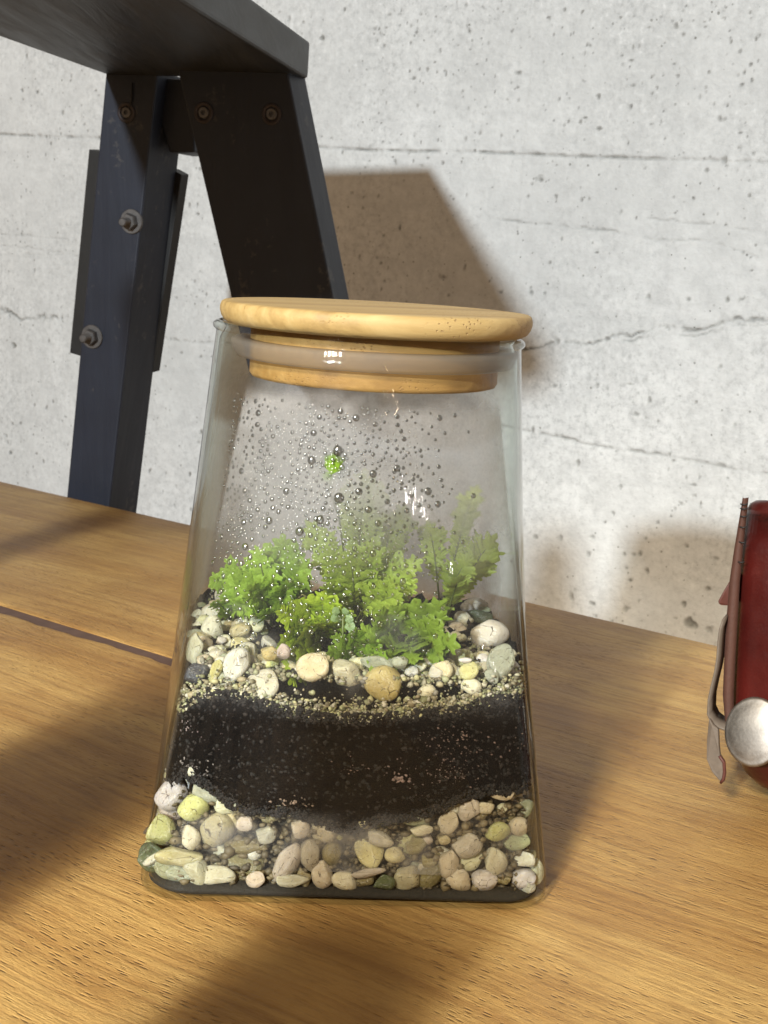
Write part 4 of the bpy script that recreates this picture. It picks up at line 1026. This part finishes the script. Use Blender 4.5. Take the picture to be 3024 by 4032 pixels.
# ------------------------------------------------------------------ leather case
def build_case():
    ox, oy = .172, .490
    ca_ = R(-19); cr = Vector((.1114, .44, 0)) + Matrix.Rotation(ca_, 3, 'Z') @ Vector((ox-.1114, oy-.44, 0))
    c = empty('leather_case', tuple(cr), ca_, 'glossy oxblood leather case with stitched rim, strap and domed metal snap', 'case')
    # silhouette in x (left side) against z; the case is a rounded box in plan
    prof = [(.1285, .0060), (.1240, .0075), (.1203, .0108), (.1176, .0158), (.1152, .0218), (.1139, .0290), (.1136, .0384), (.1127, .0493), (.1120, .0630), (.1115, .0761), (.1114, .0857), (.1116, .0980), (.1117, .0975), (.1121, .1000), (.1129, .1018), (.1143, .1028), (.1165, .1031)]
    n = 72; v, f = [], []
    def ring(hx, hy, z):
        out = []
        for k in range(n):
            t = 2*math.pi*k/n; ct, s_ = math.cos(t), math.sin(t); p = .22
            out.append((hx*math.copysign(abs(ct)**p, ct), hy*math.copysign(abs(s_)**p, s_), z))
        return out
    for x, z in prof:
        hx = ox-x; q = hx/(ox-.1114); v += [(px, py-(.009*max(0, 1-(px/hx)**2)*max(0, 1-((z-.05)/.055)**2) if py < 0 else 0), pz-.20*(py+.05)*min(1, pz/.1)) for px, py, pz in ring(hx, .050*q**.5, z)]
    m = len(prof)
    for i in range(m-1):
        for k in range(n):
            q = (k+1) % n; f.append((i*n+k, i*n+q, (i+1)*n+q, (i+1)*n+k))
    f.append(tuple(range(n))[::-1]); f.append(tuple((m-1)*n+k for k in range(n)))
    part('body', v, f, M_LEATHER, c)
    YF = .44-oy                                              # front plane, local
    # raw-edged cover panel standing a little proud along the left front corner
    left = [(.1115, .1027), (.1107, .0857), (.1104, .0761), (.1108, .0630), (.1116, .0493), (.1124, .0384), (.1140, .0300), (.1165, .0215)]
    right = [(.1126, .1028), (.1127, .086), (.1129, .0763), (.1136, .0633), (.1144, .0496), (.1150, .0396), (.1161, .0300), (.1178, .0215)]
    v, f = [], []
    for (a, za), (b, zb2) in zip(left, right):
        v += [(a-ox, YF+.006, za), (a-ox+.0004, YF-.0006, za), (b-ox, YF-.0022, zb2), (b-ox+.001, YF+.0008, zb2)]
    for i in range(len(left)-1):
        for k in range(3): f.append((i*4+k, i*4+k+1, i*4+k+5, i*4+k+4))
    part('edge_binding', v, f, M_SUEDE, c)
    for x, z in ((.1127, .1008), (.1128, .0994), (.1130, .0970), (.1132, .0936), (.1136, .0888), (.1138, .0825)):
        v, f = tube([(x-ox-.0011, YF-.0018, z), (x-ox, YF-.0032, z+.0001), (x-ox+.0011, YF-.0026, z+.0004)], [.00022, .00026, .00022], 6); part('stitch', v, f, M_THREAD, c)
    # strap: bowed ribbon
    def ribbon(name, pts, y0, y1, th, mat, skew=0.0):
        v, f = [], []
        for i, (x, z) in enumerate(pts):
            a = pts[max(i-1, 0)]; b = pts[min(i+1, len(pts)-1)]; tx, tz = b[0]-a[0], b[1]-a[1]; l = math.hypot(tx, tz); nx, nz = -tz/l*th, tx/l*th
            v += [(x-ox, y0-oy, z), (x-ox+nx, y0-oy, z+nz), (x-ox+nx+skew, y1-oy, z+nz), (x-ox+skew, y1-oy, z)]
        for i in range(len(pts)-1):
            for k in range(4): f.append((i*4+k, i*4+(k+1) % 4, i*4+4+(k+1) % 4, i*4+4+k))
        f.append((0, 1, 2, 3)[::-1]); L = len(v)-4; f.append((L, L+1, L+2, L+3))
        return part(name, v, f, mat, c)
    ribbon('strap', [(.1112, .0647), (.1106, .0613), (.1106, .0569), (.1108, .052), (.1106, .0475), (.1100, .0425), (.1096, .038), (.1099, .0335), (.1112, .0313), (.1130, .0302), (.1150, .0298), (.118, .0300)], .432, .444, -.0007, M_STRAP, .0008)
    v, f = prism([(.1100-ox, .4310-oy, .0326), (.1116-ox, .4302-oy, .0309), (.1133-ox, .4298-oy, .0299), (.1141-ox, .4298-oy, .0245), (.1147-ox, .4302-oy, .0215), (.1163-ox, .4306-oy, .0193), (.1167-ox, .4310-oy, .0137), (.1160-ox, .4312-oy, .0122), (.1127-ox, .4312-oy, .0151), (.1107-ox, .4312-oy, .0189), (.1101-ox, .4312-oy, .025)], (.0004, .0014, 0))
    part('strap_end', v, f, M_STRAP, c, False, .0004)
    v, f = tube([(.1147-ox, .4300-oy, .0212), (.1163-ox, .4303-oy, .0193), (.1168-ox, .4308-oy, .0160), (.1167-ox, .4309-oy, .0135), (.1159-ox, .4310-oy, .0120)], [.0005, .0006, .0006, .0006, .0004], 6); part('strap_edge', v, f, M_REDSTRAP, c)
    v, f = prism([(.1114-ox, YF, .0770), (.1095-ox, YF-.001, .0727), (.1081-ox, YF-.002, .0690), (.1082-ox, YF-.002, .0682), (.1091-ox, YF-.002, .0678), (.1122-ox, YF, .0676)], (.001, .010, 0)); part('tongue', v, f, M_REDSTRAP, c, False, .0005)
    # domed snap
    prof = [(.0001, -.0017), (.002, -.00165), (.004, -.0015), (.006, -.0012), (.0078, -.0008), (.0089, -.0004), (.0093, -.0004), (.0098, .0001), (.0099, .0006), (.0097, .0010), (.0085, .0012), (.0001, .0012)]
    o = part('snap_button', *lathe(prof, 64), M_NICKEL, c)
    nrm = Vector((.28, .90, -.20)).normalized()
    o.matrix_local = Matrix.Translation(Vector((.1243-ox, .4265-oy, .0320))) @ nrm.to_track_quat('Z', 'Y').to_matrix().to_4x4() @ Matrix.Diagonal((.95, 1.1, 1, 1))
    v, f = lathe([(.0001, .001), (.003, .001), (.003, .016), (.0001, .016)], 16)
    p = part('snap_post', v, f, M_NICKEL, c); p.matrix_local = Matrix.Translation(Vector((.1243-ox, .4265-oy, .0320))) @ nrm.to_track_quat('Z', 'Y').to_matrix().to_4x4()
    # black foot
    v, f = lathe([(.0001, .0002), (.040, .0002), (.0415, .002), (.0415, .006), (.040, .0085), (.0001, .0085)], 64)
    b = part('foot', v, f, M_RUBBER, c); b.scale = (1.0, 1.05, 1)
build_case()

# ------------------------------------------------------------------ crumbs on the table
for (x, y, s, a, lab) in ((.0545, .4365, .0022, .3, 'curled dry flake on the table at the right side of the jar'), (-.062, .3875, .0016, 1.0, 'dark speck of soil on the table at the left side of the jar')):
    V, F = [], []; blade(Vector((-s, 0, .0006)), Vector((1, .2, .25)), Vector((0, .3, 1)), s*2, s*.9, 3, V, F)
    n0 = len(V); V += [(p[0], p[1], p[2]-.0004) for p in V]; F += [tuple(i+n0 for i in q[::-1]) for q in F]
    o = part('dry_flake', V, F, M_FLAKE); o.location = (x, y, .0004); o.rotation_euler = (0, 0, a); tag(o, lab, 'debris')

# ------------------------------------------------------------------ made-up unseen blockers, added to cast the shadow bands across the table
l_ = Vector((.927, -.375, 0)); t_ = Vector((.375, .927, 0))
def blocker(name, s, t, prof, label, cat):
    o = part(name, *lathe(prof, 48), M_BLOCKER); p = l_*s + t_*t; o.location = (p.x, p.y, .0003); tag(o, label, cat); return o
blocker('bottle_blocker', -.236, .10, [(.0001, 0), (.030, 0), (.033, .004), (.033, .15), (.030, .17), (.016, .20), (.014, .225), (.0001, .225)], 'plain grey unseen blocker with a narrow neck, added to shade the table', 'bottle_blocker')
blocker('mug_blocker', -.124, .09, [(.0001, 0), (.022, 0), (.025, .004), (.026, .13), (.024, .131), (.022, .012), (.0001, .010)], 'plain grey unseen round blocker, added to shade the table before the jar', 'beaker_blocker')
blocker('candlestick_blocker', -.425, .24, [(.0001, 0), (.035, 0), (.034, .006), (.012, .014), (.011, .20), (.016, .27), (.0001, .275)], 'tall thin grey unseen blocker, added to cast a narrow shadow strip', 'candlestick_blocker')
